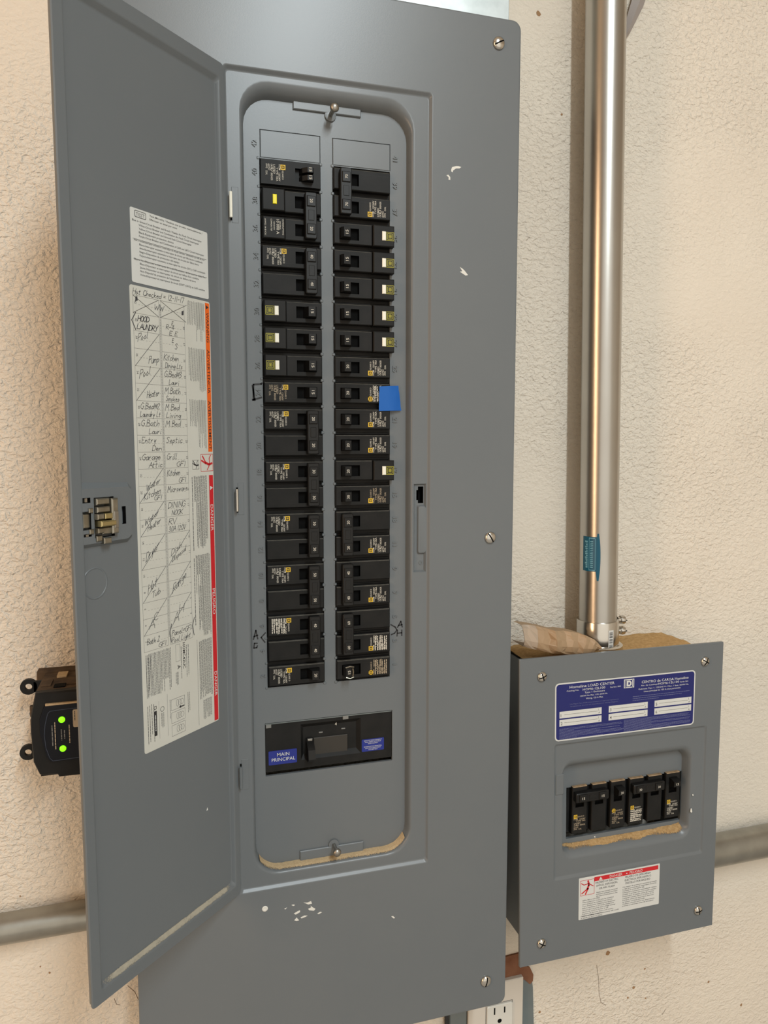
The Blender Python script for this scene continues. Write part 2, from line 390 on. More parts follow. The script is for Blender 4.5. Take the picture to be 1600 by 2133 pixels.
def thing(name, label, cat, loc=(0, 0, 0), roty=0.0, group=None):
    o = bpy.data.objects.new(name, None); COL.objects.link(o)
    o.location = Vector(loc) * MM; o.rotation_euler = (0, roty, 0); o.empty_display_size = 0.02
    o['label'] = label; o['category'] = cat
    if group: o['group'] = group
    return o

def tag(o, label, cat, group=None):
    o['label'] = label; o['category'] = cat
    if group: o['group'] = group
    return o

# ------------------------------------------------------------------ the setting
WY = 88.0                                   # the wall surface
def struct(name, mb):
    o = mb.build(name); o['kind'] = 'structure'; return o
mb = MB(); mb.face([(-1900, WY, -1650), (2300, WY, -1650), (2300, WY, 1150), (-1900, WY, 1150)], 'wall'); wall = struct('wall_back', mb)
mb = MB(); mb.face([(-1900, WY, -1650), (2300, WY, -1650), (2300, -3600, -1650), (-1900, -3600, -1650)], 'conc'); struct('floor', mb)
mb = MB(); mb.face([(-1900, WY, 1150), (2300, WY, 1150), (2300, -3600, 1150), (-1900, -3600, 1150)], 'ceilm'); struct('ceiling', mb)
mb = MB(); mb.face([(-1900, WY, -1650), (-1900, -3600, -1650), (-1900, -3600, 1150), (-1900, WY, 1150)], 'darkw'); struct('wall_left', mb)
mb = MB(); mb.face([(2300, WY, -1650), (2300, -3600, -1650), (2300, -3600, 1150), (2300, WY, 1150)], 'sidew'); struct('wall_right', mb)

# torn drywall paper and small blemishes belong to the wall
def blob(pts, y0, y1, m, name, parent, off=(0, 0, 0)):
    b = MB(); b.loft([[(p[0], y1, p[1]) for p in pts], [(p[0], y0, p[1]) for p in pts]], m, False, True)
    return b.build(name, parent, off)
def pxs(lst, Y): return [(px(x, y, Y).x, px(x, y, Y).z) for x, y in lst]
tp = blob(pxs([(1040, 1996), (1083, 1985), (1097, 2013), (1104, 2015), (1111, 2030), (1110, 2043), (1104, 2050), (1092, 2040), (1040, 2052)], 86), 85.6, 88, 'torn', 'torn_paper', wall)
tp['label'] = 'torn brown drywall paper'
blob(pxs([(1088, 2034), (1108, 2040), (1110, 2056), (1112, 2140), (1088, 2140)], 86.8), 86.6, 88, 'boxgrey', 'wall_cutout', wall)
for c, r in (((1266, 1986), 4.0), ((1343, 2018), 1.7), ((1308, 2078), 1.7), ((1320, 2057), 2.2), ((1345, 2079), 1.4), ((1476, 2045), 1.8), ((1544, 2093), 2.2), ((84, 2013), 1.2), ((103, 2026), 1.3), ((42, 1867), 1.0), ((1170, 238), 1.5), ((1122, 28), 3.0), ((1124, 2108), 2.0)):
    p = px(c[0], c[1], WY); k = random.uniform(0, 6)
    blob([(p.x + r * random.uniform(.6, 1.1) * math.cos(k + a), p.z + r * random.uniform(.6, 1.2) * math.sin(k + a)) for a in [i * math.pi / 4 for i in range(8)]], 87.75, 88.1, 'spot', 'wall_blemish', wall)
mb = MB()
for line in ([(1243, 2010), (1247, 2040), (1248, 2070), (1252, 2088), (1262, 2094)], [(266, 2053), (281, 2066), (288, 2082)], [(238, 2080), (243, 2092), (250, 2093)], [(1386, 2103), (1379, 2114)]):
    mb.stroke(pxs(line, WY), 0.5, 87.8, 'crack')
mb.build('wall_crack', wall)

# ------------------------------------------------------------------ main panel
PL = (135, WY, -893)
panel = thing('breaker_box', 'tall grey electrical panel with its door swung open on the left', 'breaker box', PL)
CX0, CX1, CZ0, CZ1 = -60.4, 330.3, -907.2, 139.4
BX0, BX1, BZ0, BZ1 = 38.5, 236.2, -723.4, 59.2           # stamped door frame line
LX0, LX1, LZ0, LZ1 = 51.9, 219.4, -711.6, 51.4           # lip of the opening
DFY = 14.0
RZ = (-409.5, -318.5)
mb = MB()
def rl(x0, x1, z0, z1, r, y): return rloop(x0, x1, z0, z1, r, y, 6, right=RZ)
loops = [rl(CX0 + 1.5, CX1 - 1.5, CZ0 + 1.5, CZ1 - 1.5, 8, 5.0), rl(CX0, CX1, CZ0, CZ1, 9, 4.2), rl(CX0, CX1, CZ0, CZ1, 9, 1.2), rl(CX0 + .35, CX1 - .35, CZ0 + .35, CZ1 - .35, 9, .35), rl(CX0 + 1.2, CX1 - 1.2, CZ0 + 1.2, CZ1 - 1.2, 8.5, 0), rl(CX0 + 2, CX1 - 2, CZ0 + 2, CZ1 - 2, 8, 0),
         rl(BX0 - 1.5, BX1 + 1.5, BZ0 - 1.5, BZ1 + 1.5, 3.8, 0), rl(BX0 - .8, BX1 + .8, BZ0 - .8, BZ1 + .8, 3.5, 0), rl(BX0, BX1, BZ0, BZ1, 3.2, .5), rl(BX0 + 1.0, BX1 - 1.0, BZ0 + 1.6, BZ1 - 1.6, 3, 2.4), rl(BX0 + 2, BX1 - 2, BZ0 + 2.6, BZ1 - 2.6, 3, 3.0), rl(BX0 + 2.7, BX1 - 2.7, BZ0 + 3.4, BZ1 - 3.4, 3, 3.0), rl(LX0 - .8, LX1 + .8, LZ0 - .8, LZ1 + .8, 27.6, 3.0)]
for it, ib, sd, y in ((0, 0, 0, 3.0), (1.2, .8, .8, 3.15), (3.6, 1.9, 1.9, 3.9), (6.2, 2.9, 2.9, 5.6), (8.8, 3.6, 3.6, 8.6), (10.6, 4.2, 4.2, 12.0), (11.3, 4.6, 4.6, 14.3)):
    loops.append(rl(LX0 + sd, LX1 - sd, LZ0 + ib, LZ1 - it, 27 - it * .25, y))
K = len(loops[0]); iR = 7                                   # index of the side quad between the two extra points on the right
st = len(mb.v); mb.grid(loops, 'paint', close=True)
skip = None
for fi, f in enumerate(mb.f):                                # open the flat pocket face between stamped line and lip
    if f[0] == 11 * K + iR and f[1] == 11 * K + iR + 1: skip = fi
if skip is not None: del mb.f[skip]; del mb.m[skip]
def off_loop(i, k): return Vector(loops[i][k])
A, B, Cc, D = off_loop(11, iR), off_loop(11, iR + 1), off_loop(12, iR + 1), off_loop(12, iR)      # outer low, outer high, inner high, inner low
xo, xi, zl, zh = A.x, Cc.x, RZ[0], RZ[1]
F = 5.8
def ring_pocket(x0, x1, z0, z1, yt, yb, ins, m, hole=None, hd=14):
    lo = [(x0, yt, z0), (x1, yt, z0), (x1, yt, z1), (x0, yt, z1)]; li = [(x0 + ins, yb, z0 + ins), (x1 - ins, yb, z0 + ins), (x1 - ins, yb, z1 - ins), (x0 + ins, yb, z1 - ins)]
    mb.loft([lo, li], m)
    mb.plate(x0 + ins, x1 - ins, z0 + ins, z1 - ins, hole or [], yb, hd, m, 'void')
    for h in hole or []: mb.rect(h[0], h[1], h[2], h[3], hd, 'void')
ring_pocket(xi, xo, zl, zh, 3.0, F, 1.6, 'paint', [(225.6, 231.4, -338.5, -321.5), (223.9, 225.7, -335.5, -325.0)])
# raised bridge across the pocket and the little pilot hole
bl = [rloop(224.6, xo, -391.2, -340.2, 2, F, 3), rloop(225.4, xo, -389.6, -341.8, 2, 3.2, 3), rloop(226.2, xo, -388.8, -342.6, 1.6, 3.0, 3)]
mb.loft(bl, 'paint', False, True)
cover = mb.build('cover', panel, PL, smooth=35)
hp = px(876, 1172, F)
b = MB(); b.lathe((hp.x, F + .1, hp.z), (0, -1, 0), [(0, 2.2), (.7, 2.0), (.7, 1.3), (.15, 1.2)], 14, 'paint', False, True); b.build('pilot_hole', cover, PL, smooth=40)

# cabinet behind the cover
mb = MB(); mb.box(-47, 317, 4.6, WY, -893, 125, 'boxdark'); 
mb = MB(); mb.loft([rloop(-47, 317, -893, 125, 2, WY, 1), rloop(-47, 317, -893, 125, 2, 4.8, 1)], 'boxdark', False, False); mb.build('cabinet', panel, PL)
mb = MB()
WL = (70.7, 128.8, -520.4, -12.7); WR = (140.4, 198.0, -520.8, -12.8); WM = (67.3, 200.8, -612.1, -557.0)
FL = (71.4, 128.8, -12.0, 13.3); FR = (140.4, 198.4, -12.1, 13.1)
DFR = (LX0 + 3, LX1 - 3, LZ0 + 2, LZ1 - 8)
mb.plate(*DFR, [(WL[0], WL[1], WL[2], WL[3]), (WR[0], WR[1], WR[2], WR[3]), (WM[0], WM[1], WM[2], WM[3]), FL, FR], DFY, 17, 'paint')
for wdw, xe in ((WL, WL[1]), (WR, WR[0])):                   # nibs left on the spine where the twist-outs were snapped off
    for k in range(21):
        z = -12.7 - 25.4 * k
        mb.loft([rloop(xe - 1.6, xe + 1.6, z - 1.8, z + 1.2, .8, DFY, 2), rloop(xe - 1.0, xe + 1.0, z - 1.1, z + .6, .4, DFY - .8, 2)], 'paint', False, True)
for k in range(21):
    z = -12.7 - 25.4 * k
    mb.loft([rloop(WL[0] - 2.4, WL[0] + .3, z - 1.4, z + 1.4, .8, DFY, 2), rloop(WL[0] - 1.6, WL[0] - .1, z - .7, z + .8, .3, DFY - .6, 2)], 'paint', False, True)
dead = mb.build('dead_front', panel, PL, smooth=25)
for w in (FL, FR):
    b = MB(); b.box(w[0] + .35, w[1] - .35, DFY - .5, DFY + 2, w[2], w[3] - .5, 'paint', .6); b.build('filler_plate', dead, PL)
b = MB()
for n in range(2, 43, 2):
    z = -25.4 * (42 - n) / 2; b.text(str(n), 66.6 + 2.0, z, 4.6, DFY - .95, 'paint', 90, align='c', depth=1.2)
for n in range(1, 42, 2):
    z = -25.4 * (41 - n) / 2; b.text(str(n), 203.2 - 2.1, z, 4.6, DFY - .95, 'paint', -90, align='c', depth=1.2)
b.build('embossed_numbers', dead, PL)
# tabs with the captive screws
b = MB(); b.box(102.8, 168.4, DFY - 2.2, DFY - .2, 34.2, 46.5, 'paint', .7); tabt = b.build('screw_tab', cover, PL)
b = MB(); b.box(101.0, 168.5, DFY - 2.2, DFY - .2, -709.5, -696.2, 'paint', .7); tabb = b.build('screw_tab', cover, PL)
def stud(x, z, L, parent, dust=False):
    b = MB()
    b.lathe((x, DFY - 1, z), (0, -1, 0), [(0, 5.6), (.8, 5.4), (1.2, 2.3)], 18, 'paint', False, True)
    b.lathe((x, DFY - 2, z), (0, -1, 0), [(0, 2.0), (L - 5, 2.0), (L - 4.8, 3.9), (L - 3.2, 4.4), (L - 1.2, 3.6), (L - .3, 2.0), (L, .3)], 18, 'dullsteel')
    b.build('captive_screw', parent, PL, smooth=40)
stud(138.6, 32.6, 20, tabt); stud(136.6, -694.8, 18, tabb)
# sawdust lying on the bottom slope of the opening
def dust_strip(x0, x1, zf, zb, yf, yb, name, parent, off, m='dust2', warp=None, seed=1, nx=60, ny=6, lift=.7):
    b = MB(); rows = []
    for j in range(ny + 1):
        r = []
        for i in range(nx + 1):
            u = i / nx; t = j / ny; x = x0 + (x1 - x0) * u
            n1 = noise.noise(Vector((x * .12, j * .7, seed)))
            y = yf + (yb - yf) * t; z = zf(u) + (zb(u) - zf(u)) * t + (lift * math.sin(math.pi * min(1, t * 1.0)) + .35 * n1 if 0 < j else -.25)
            if j == 0: y -= .9 * n1
            q = (x, y, z)
            r.append(warp(*q) if warp else q)
        rows.append(r)
    b.grid(rows, m); o = b.build(name, parent, off, smooth=60); o['kind'] = 'stuff'; return o
def zlip(u, ins, z0=LZ0):
    """height of the bottom slope incl. the rounded corners"""
    x = LX0 + 4 + (LX1 - LX0 - 8) * u; r = 25
    d = max(0, LX0 + 4 + r - x, x - (LX1 - 4 - r)); return z0 + ins + (r - math.sqrt(max(0, r * r - min(d, r) ** 2))) * (1.0 if d < r * .995 else .9)
b = MB(); rows = []
for y, ins in ((4.6, 2.7), (6.4, 4.1), (9.0, 5.0), (11.5, 5.5), (13.9, 5.9)):
    r = []
    for i in range(81):
        u = i / 80; u = .02 + .96 * u; zz = zlip(u, ins); x = LX0 + 4 + (LX1 - LX0 - 8) * u
        r.append((x, y + .8 * noise.noise(Vector((x * .2, y, 3))), zz + .25 * noise.noise(Vector((x * .4, y * 2, 5)))))
    rows.append(r)
b.grid(rows, 'dustB'); o = b.build('sawdust', cover, PL, smooth=60); o['kind'] = 'stuff'; cover_attr(o, [[k * (.9 + .5 * noise.noise(Vector((i * .1, k, 8)))) for i in range(81)] for k in (.0, .5, .75, .85, .85)])

# cover screws
def pan_screw(x, y, z, r, h, slot, name, parent, off, cross=False, warp=None):
    b = MB()
    b.lathe((x, y, z), (0, -1, 0), [(0, r * .97), (h * .22, r), (h * .5, r * .93), (h * .75, r * .74), (h * .93, r * .4), (h, r * .08)], 24, 'steel')
    for a in ([slot, slot + 90] if cross else [slot]):
        ca, sa = math.cos(math.radians(a)), math.sin(math.radians(a)); L = r * .86; w = r * .11
        rows = []
        for k in range(9):
            t = -1 + k / 4; q = abs(t) * L; yy = y - h * (1 - (q / r) ** 2 * .46) - .08
            rows.append([(x + t * L * ca - s * w * sa, yy, z + t * L * sa + s * w * ca) for s in (-1, 1)])
        b.grid(rows, 'void')
    if warp: b.v = [warp(*q) for q in b.v]
    return b.build(name, parent, off, smooth=40)
for (x, y), sl in (((1040, 89), 28), ((1022, 1120), -58), ((1013, 2045), 78)):
    p = px(x, y, -1.5); pan_screw(p.x, 0, p.z, 6.3, 3.6, sl, 'cover_screw', cover, PL)

# paint chips on the cover
def chip(pts, Y, parent, off, m='chip', name='paint_chip'):
    return blob(pxs(pts, Y), Y - .12, Y + .05, m, name, parent, off)
CH = [[(940, 353), (942, 348), (950, 346), (955, 346), (961, 348), (957, 351), (950, 351), (944, 355), (943, 359), (940, 357)], [(930, 365), (934, 364), (938, 369), (938, 375), (934, 374), (935, 370)],
      [(958, 556), (964, 560), (968, 564), (975, 573), (970, 574), (958, 566), (963, 565)], [(632, 1880), (640, 1880), (648, 1877), (650, 1882), (642, 1884), (638, 1882)], [(642, 1893), (648, 1890), (647, 1886), (650, 1889), (657, 1893), (654, 1897), (644, 1896)],
      [(612, 1903), (620, 1898), (625, 1896), (625, 1900), (616, 1905)], [(613, 1917), (618, 1911), (623, 1917), (618, 1918)], [(626, 1911), (634, 1907), (641, 1907), (636, 1910), (628, 1913)], [(661, 1903), (667, 1899), (671, 1900), (664, 1904)], [(592, 1893), (596, 1891), (598, 1890), (595, 1894)], [(607, 1885), (611, 1884), (615, 1885), (611, 1887)], [(815, 1909), (819, 1908), (823, 1912), (820, 1913)]]
for c in CH: chip(c, 0, cover, PL)
b = MB(); p = px(552, 1893, 0); b.lathe((p.x, 0, p.z), (0, -1, 0), [(0, 3.0), (.4, 2.5), (.5, 1.6), (.25, 1.2)], 14, 'chip'); b.build('paint_chip', cover, PL, smooth=40)

# hinge leaves: slot in the cover with the door's tongue coming out
for i, (x, y0, y1, m) in enumerate(((480.5, 400, 453, 'whitebtn'), (493.5, 1019, 1065, 'steel'), (501.5, 1597, 1641, 'paint'))):
    a, c = px(x, y0, 0), px(x, y1, 0); xx = (a.x + c.x) / 2
    b = MB(); b.box(xx - .2, xx + 3.4, 2.75, 4, c.z - 1.5, a.z + 1.5, 'void'); b.build('hinge_slot', cover, PL)
    b = MB(); b.tube([(xx, -1.2, c.z), (xx, -1.4, (a.z + c.z) / 2), (xx, -1.2, a.z)], 1.5, 10, m); o = b.build('hinge_knuckle', cover, PL, smooth=60)
    b = MB(); b.box(xx + 1, 50, 2.7, 3.4, c.z - 4, a.z + 6, 'paint', .5); b.build('hinge_seat', cover, PL)

# marker writing on the dead front
def mk(name, lines, w=1.1):
    b = MB()
    for l in lines: b.stroke(pxs(l, DFY), w, DFY - .12, 'ink')
    b.build(name, dead, PL)
mk('marker_bracket', [[(546, 798), (544, 800), (528, 801), (528, 834)], [(526, 803), (531, 834)], [(526, 833), (545, 828)]], 1.7)
mk('marker_letters', [[(528, 1332), (533, 1313), (537, 1331)], [(529, 1326), (537, 1323)], [(536, 1340), (530, 1340), (529, 1350), (535, 1349), (536, 1345)], [(553, 1318), (544, 1328), (552, 1338)]], 1.3)
mk('marker_letters', [[(828, 1307), (835, 1294), (838, 1306)], [(830, 1303), (838, 1301)], [(828, 1313), (827, 1325)], [(837, 1312), (837, 1324)], [(828, 1319), (837, 1318)], [(814, 1301), (823, 1306), (827, 1312), (822, 1319), (815, 1322)]], 1.3)

# ------------------------------------------------------------------ door (its own frame: x runs from the outer edge to the hinge, -y faces the viewer)
W_D = 175.0; ZT, ZB = 59.5, -723.5
ANG = math.radians(180 - 136.49)
HX = 39.0
mb = MB()
def dl(x0, x1, z0, z1, r, y): return rloop(x0, x1, z0, z1, r, y, 3)
mb.loft([dl(-W_D + 1.4, -1.4, ZB + 1.4, ZT - 1.4, 3, 5.2), dl(-W_D + 1, -1, ZB + 1, ZT - 1, 3, 2.0), dl(-W_D, 0, ZB, ZT, 3.5, 1.6), dl(-W_D, 0, ZB, ZT, 3.5, .9), dl(-W_D + .8, -.8, ZB + .8, ZT - .8, 3.2, 0), dl(-W_D + 1.6, -1.6, ZB + 1.6, ZT - 1.6, 3, 0), dl(-W_D + 8.3, -5.2, ZB + 10.2, ZT - 11.7, 3, 0),
         dl(-W_D + 9, -6.0, ZB + 11.0, ZT - 12.5, 3, 0), dl(-W_D + 9.6, -6.8, ZB + 12.2, ZT - 13.7, 3, .5), dl(-W_D + 11.0, -8.0, ZB + 14.6, ZT - 16.6, 3, 3.4), dl(-W_D + 12, -9, ZB + 15.6, ZT - 17.8, 3, 3.9), dl(-W_D + 12.8, -9.8, ZB + 16.6, ZT - 18.8, 3, 3.9)], 'paint', True, True)
door = mb.build('door', panel, smooth=32)
door.location = ((HX - PL[0]) * MM, (0 - PL[1]) * MM, -PL[2] * MM); door.rotation_euler = (0, 0, ANG)
# raised latch mounting with the latch itself
b = MB()
lp0 = [(-165, 3.9, -356), (-122, 3.9, -356), (-117, 3.9, -352), (-116.5, 3.9, -312), (-120, 3.9, -308), (-165, 3.9, -306)]
lp1 = [(-166, 0, -353), (-124, 0, -352.5), (-120, 0, -349.5), (-119.6, 0, -314), (-122, 0, -311), (-166, 0, -311)]
b.loft([lp0, lp1], 'paint')
b.plate(-166, -124, -350, -314, [(-129.6, -125.6, -340.5, -326.5), (-155.5, -137.0, -349, -318), (-166, -158.5, -342, -328), (-165.5, -158.5, -321.5, -317.6), (-165.5, -158.5, -351.2 + 4, -345)], -.02, 7, 'paint', 'void')
b.poly([(-166, -314), (-124, -314), (-122, -311), (-166, -311)], -.02, 'paint'); b.poly([(-166, -353), (-124, -352.5), (-124, -350), (-166, -350)], -.02, 'paint')
b.poly([(-124, -352.5), (-120, -349.5), (-119.6, -314), (-122, -311), (-124, -314), (-124, -350)], -.02, 'paint')
b.rect(-166, -124, -350, -314, 7, 'void')
b.build('latch_mount', door, smooth=30)
b = MB()
b.box(-155, -143, -3.0, 5, -323.5, -318.6, 'latch', .8); b.box(-155, -143, -3.4, 5, -329.5, -325.0, 'latch', .8)
b.box(-156, -150, -5.0, 4, -334.5, -330.2, 'latch', .6); b.box(-149.6, -142.5, -5.4, 4, -334.5, -330.2, 'brass', .6)
b.box(-154, -139.5, -6.4, 3, -340.2, -335.6, 'brass', 1.0); b.box(-156, -150.5, -5.0, 4, -345.0, -341.2, 'latch', .6)
b.box(-150, -139, -2.4, 4, -346.4, -341.2, 'latch', .6); b.box(-142.8, -136.6, -5.2, 5, -346.5, -319.0, 'latch', 1.0); b.box(-141.5, -137.5, -5.9, -5, -342.0, -329, 'dullsteel', .3)
b.box(-149.5, -142.4, -3.2, 4, -354.0, -349.2, 'latch', .7); b.box(-155, -149.8, -1.6, 4, -351.5, -347.2, 'latch', .5)
b.box(-164.5, -156.6, 1.5, 5, -341, -329.5, 'latch', .8); b.box(-161.0, -157.0, -1.4, 3, -345.4, -341.6, 'latch', .5); b.box(-161.0, -157.0, -1.4, 3, -329.2, -325.6, 'latch', .5)
b.box(-163.2, -160.8, .6, 4, -321.0, -318.0, 'dullsteel'); b.box(-163.2, -160.8, .6, 4, -348.4, -345.4, 'dullsteel')
b.build('latch', door, smooth=30)
# faint stamped ring and a chip on the door
b = MB(); rr = []
for i in range(25):
    a = 2 * math.pi * i / 24; rr.append([(-154.0 + (r * .92) * math.cos(a), y, -384.5 + r * math.sin(a)) for r, y in ((11.2, 3.9), (11.7, 3.45), (12.3, 3.45), (12.8, 3.9))])
b.grid(rr, 'paint'); b.build('stamped_ring', door, smooth=60)
b = MB(); b.loft([[(-40.6, 3.95, -619.8), (-38.6, 3.95, -619.8), (-39.2, 3.95, -616.8)], [(-40.3, 3.5, -619.5), (-38.9, 3.5, -619.5), (-39.3, 3.5, -617.3)]], 'chip', False, True); b.build('paint_chip', door)

b = MB(); rows = []
for y, z in ((.15, 11.3), (.55, 12.5), (1.5, 13.6), (2.8, 14.6), (3.7, 15.5), (3.95, 16.6)):
    rows.append([(-165 + 156 * i / 70, y - .22 + .12 * noise.noise(Vector((i * .5, y, 2))), ZB + z + (.35 * noise.noise(Vector((i * .31, y * 2, 9))))) for i in range(71)])
b.grid(rows[1:], 'dustC'); o = b.build('sawdust', door, smooth=60); o['kind'] = 'stuff'; cover_attr(o, [[k * min(1, i / 6, (70 - i) / 6) * (.95 + .55 * noise.noise(Vector((i * .23, k, 3)))) for i in range(71)] for k in (.15, .5, .62, .5, .1)])
# ---- upper sticker
YS = 3.9 - .25; YI = YS - .1
b = MB()
U0 = -112.0                                         # label columns are measured from the sticker's outer edge
b.rrect(U0 + 3.6, U0 + 89.9, -148.9, -91.0, 1.5, YS, 'paper', .25)
b.rrect(U0 + 8.0, U0 + 19.8, -97.8, -92.4, 1.0, YI, 'greyink'); b.rrect(U0 + 8.6, U0 + 19.2, -97.2, -93.0, .8, YI - .05, 'paper'); b.text('TEST', U0 + 13.9, -96.6, 2.6, YI - .1, 'greyink', width=9.2, align='c')
b.text('Test Monthly / Realice una prueba mensualmente /', U0 + 23.5, -94.0, 1.45, YI, 'ink', width=60); b.text('Effectuer un essai par mois', U0 + 23.5, -96.8, 1.45, YI, 'ink', width=30)
T1 = [('Blue or Green-Circuit Breaker and Branch / Feeder Arc Fault Circuit Interrupter', 5.5, 77), ('White-Circuit Breaker and Combination Arc Fault Circuit Interrupter', 12, 67), ('Yellow-Circuit Breaker and Ground Fault Circuit Interrupter', 12, 58), ('Black-Equipment protection device', 12, 37), ('Purple-Circuit Breaker and Combination of CAFI and GFCI Circuit Interrupter', 12, 73)]
T2 = [('Azul o Verde-Interruptor automatico e interruptor de circuito derivado / alimentador por falla de arco', 6.5, 79), ('Blanco-Interruptor automatico e interruptor de circuito por falla de arco combinado', 12, 71), ('Amarillo-Interruptor automatico e interruptor de circuito por falla a tierra', 12, 66), ('Negro-Dispositivo de proteccion del equipo', 12, 43), ('Purpura-Interruptor automatico e interruptor de circuito GFCI y CAFI combinado', 12, 74)]
T3 = [("Bleu ou Vert-Disjoncteur et interrupteur de circuit d'alimentation / de derivation sur defaut d'arc", 6.5, 80), ("Blanc-Disjoncteur et interrupteur de circuit sur defaut d'arc combine", 12, 66), ('Jaune-Disjoncteur et interrupteur de circuit sur defaut a la terre', 12, 62), ("Noir-Dispositif de protection de l'equipement", 12, 43), ('Violet-Disjoncteur et interrupteur de circuit (DDFT (GFCI)) et CAFI combine', 12, 73)]
z = -101.2
for blk in (T1, T2, T3):
    for t, x, w in blk:
        b.text(t, U0 + x, z, 1.55, YI, 'ink', width=w); z -= 2.83
    z -= .9
for zz in (-114.4, -130.0): b.rect(U0 + 5.5, U0 + 88, zz - .12 - 0.4, zz + .12 - 0.4, YI, 'ink')
b.build('test_sticker', door)['label'] = 'white sticker about testing breakers monthly'

# ---- circuit directory
b = MB()
b.rrect(U0 + .6, U0 + 90.8, -538.0, -151.2, 2.0, YS, 'paperwarm', .25)
def H(x0, x1, z, w=.18, m='greyink'): b.rect(U0 + x0, U0 + x1, z - w / 2, z + w / 2, YI, m)
def V(x, z0, z1, w=.18, m='greyink'): b.rect(U0 + x - w / 2, U0 + x + w / 2, z0, z1, YI, m)
Z0 = -159.0; RH = (451.0 - 159.0) / 21
def zr(k): return Z0 - RH * k                        # top of row k (0 = circuits 42 and 41)
V(3.6, zr(21), zr(0)); V(59.2, zr(21), zr(0)); V(30.6, zr(21), zr(0)); V(32.9, zr(21), zr(0))
for k in range(22): H(3.6, 30.6, zr(k)); H(32.9, 59.2, zr(k))
for k in range(21):
    for x0, x1 in ((9, 30), (34, 56)):
        x = x0
        while x < x1: H(x, min(x + 1.7, x1), zr(k) - RH * .5, .14); x += 3.3
    b.text(str(42 - 2 * k), U0 + 5.2, zr(k) - RH * .38, 1.9, YI, 'greyink', -90, align='c'); b.text(str(41 - 2 * k), U0 + 57.2, zr(k) - RH * .38, 1.9, YI, 'greyink', -90, align='c')
for z in [zr(0) - 1.3 * i for i in range(3, 220)]:
    b.rect(U0 + 31.45, U0 + 32.05, z, z + .8, YI, 'greyink')
YP = YI - .1
def P(t, x, z, h, w=None, lw=.34, slope=0.02): b.pen(t, U0 + x, z, h, YP, 'pen', lw, slope, width=w)
def diag(k, side):
    x0, x1 = (4.2, 30.0) if side == 0 else (33.4, 58.8)
    b.stroke([(U0 + x0, zr(k + 2) + .2), (U0 + x1, zr(k) - .2)], .32, YP, 'pen')
P('Hot Checked = 12-11-17', 3.2, -158.2, 4.6, 56)
b.stroke([(U0 + 3.4, zr(0)), (U0 + 30.5, zr(1))], .3, YP, 'pen'); b.stroke([(U0 + 3.4, zr(1)), (U0 + 30.5, zr(0))], .3, YP, 'pen')
b.stroke([(U0 + 32, zr(0)), (U0 + 61, zr(1))], .3, YP, 'pen'); b.stroke([(U0 + 32, zr(1)), (U0 + 62, zr(0) + .6)], .3, YP, 'pen')
P('WW', 25.5, zr(0) - 8.6, 4.6, 11)
for x, z in ((6, -163.5), (56, -167.6)): b.poly([(U0 + x, z), (U0 + x + 2.4, z + .6), (U0 + x + 2.2, z + 4.0), (U0 + x + .2, z + 3.4)], YP, 'pen')
P('HOOD', 7.5, zr(1) - 6.0, 4.4, 12, .55); P('LAUNDRY', 6.5, zr(1) - 12.4, 4.4, 22, .5); b.stroke([(U0 + 6, zr(1) + .5), (U0 + 1.8, zr(1) - 6), (U0 + 5.5, zr(2) + .8)], .7, YP, 'pen')
P('E', 44, zr(1) - 4.6, 3.2); P('R-4', 37.5, zr(1) - 8.6, 4.0, 9.5); P('E E', 41, zr(1) - 13.2, 3.6, 10); P('E', 44, zr(2) - 5.2, 3.4); P('S', 47, zr(2) - 10.5, 5)
diag(2, 0); P('Pool', 7.0, zr(2) - 8.5, 6.0, 11, slope=.35); P('Pump', 17.5, zr(4) + 2.6, 6.0, 11.5, slope=.2)
diag(4, 0); P('Pool', 7.5, zr(4) - 10.0, 6.4, 12, slope=.35); P('Heater', 14.5, zr(6) + 2.4, 5.6, 14, slope=.2)
def two(k, s, t1, t2, w1=21, w2=14, x2=None):
    x = 7.5 if s == 0 else 34.2
    P(t1, x, zr(k) - RH * .47, 5.0, w1); 
    if t2: P(t2, (x + 22 - w2) if x2 is None else x2, zr(k) - RH * .93, 4.4, w2)
two(3, 1, 'Kitchen', 'Dining Lts', 17, 20, 35.5); two(4, 1, 'G.Bed#3', 'Lauri', 20, 12, 39); two(5, 1, 'M.Bath', 'Smokes', 18, 16, 35); two(6, 1, 'M.Bed', 'Living', 16, 17, 35)
two(6, 0, 'G.Bed#2', 'Laundry Lt', 21, 22, 7); two(7, 0, 'G.Bath', 'Lauri', 20, 14); two(7, 1, 'M.Bed', '', 17)
two(8, 0, 'Entry', 'Den', 16, 11); two(8, 1, 'Septic', '', 19); two(9, 0, 'Garage', 'Attic', 20, 15); two(9, 1, 'Grill', 'GFI', 12, 11); two(10, 1, 'Kitchen', 'GFI', 15, 9); two(11, 1, 'Microwave', '', 23)
diag(10, 0); P('Water', 11, zr(11) - 4.6, 5.0, 16, slope=.45); P('Kitchen', 8, zr(12) + 1.8, 5.4, 19, slope=.3); P('GFI', 19, zr(12) + 1.4, 4.0, 9)
two(12, 1, 'DINING', 'NOOK', 20, 13, 38); two(13, 1, 'RV', '30A 120V', 9, 20, 34)
diag(12, 0); P('Water', 8, zr(13) - 5.8, 4.8, 16, slope=.6); P('Heater', 11, zr(14) + 3.6, 5.2, 15, slope=.45)
diag(14, 0); P('Dryer', 8, zr(15) - 8.0, 7.0, 15, slope=.75); diag(14, 1); P('Dish', 36, zr(15) - 6.5, 5.0, 13, slope=.55); P('Disposal', 37, zr(16) + 2.0, 4.6, 17, slope=.5)
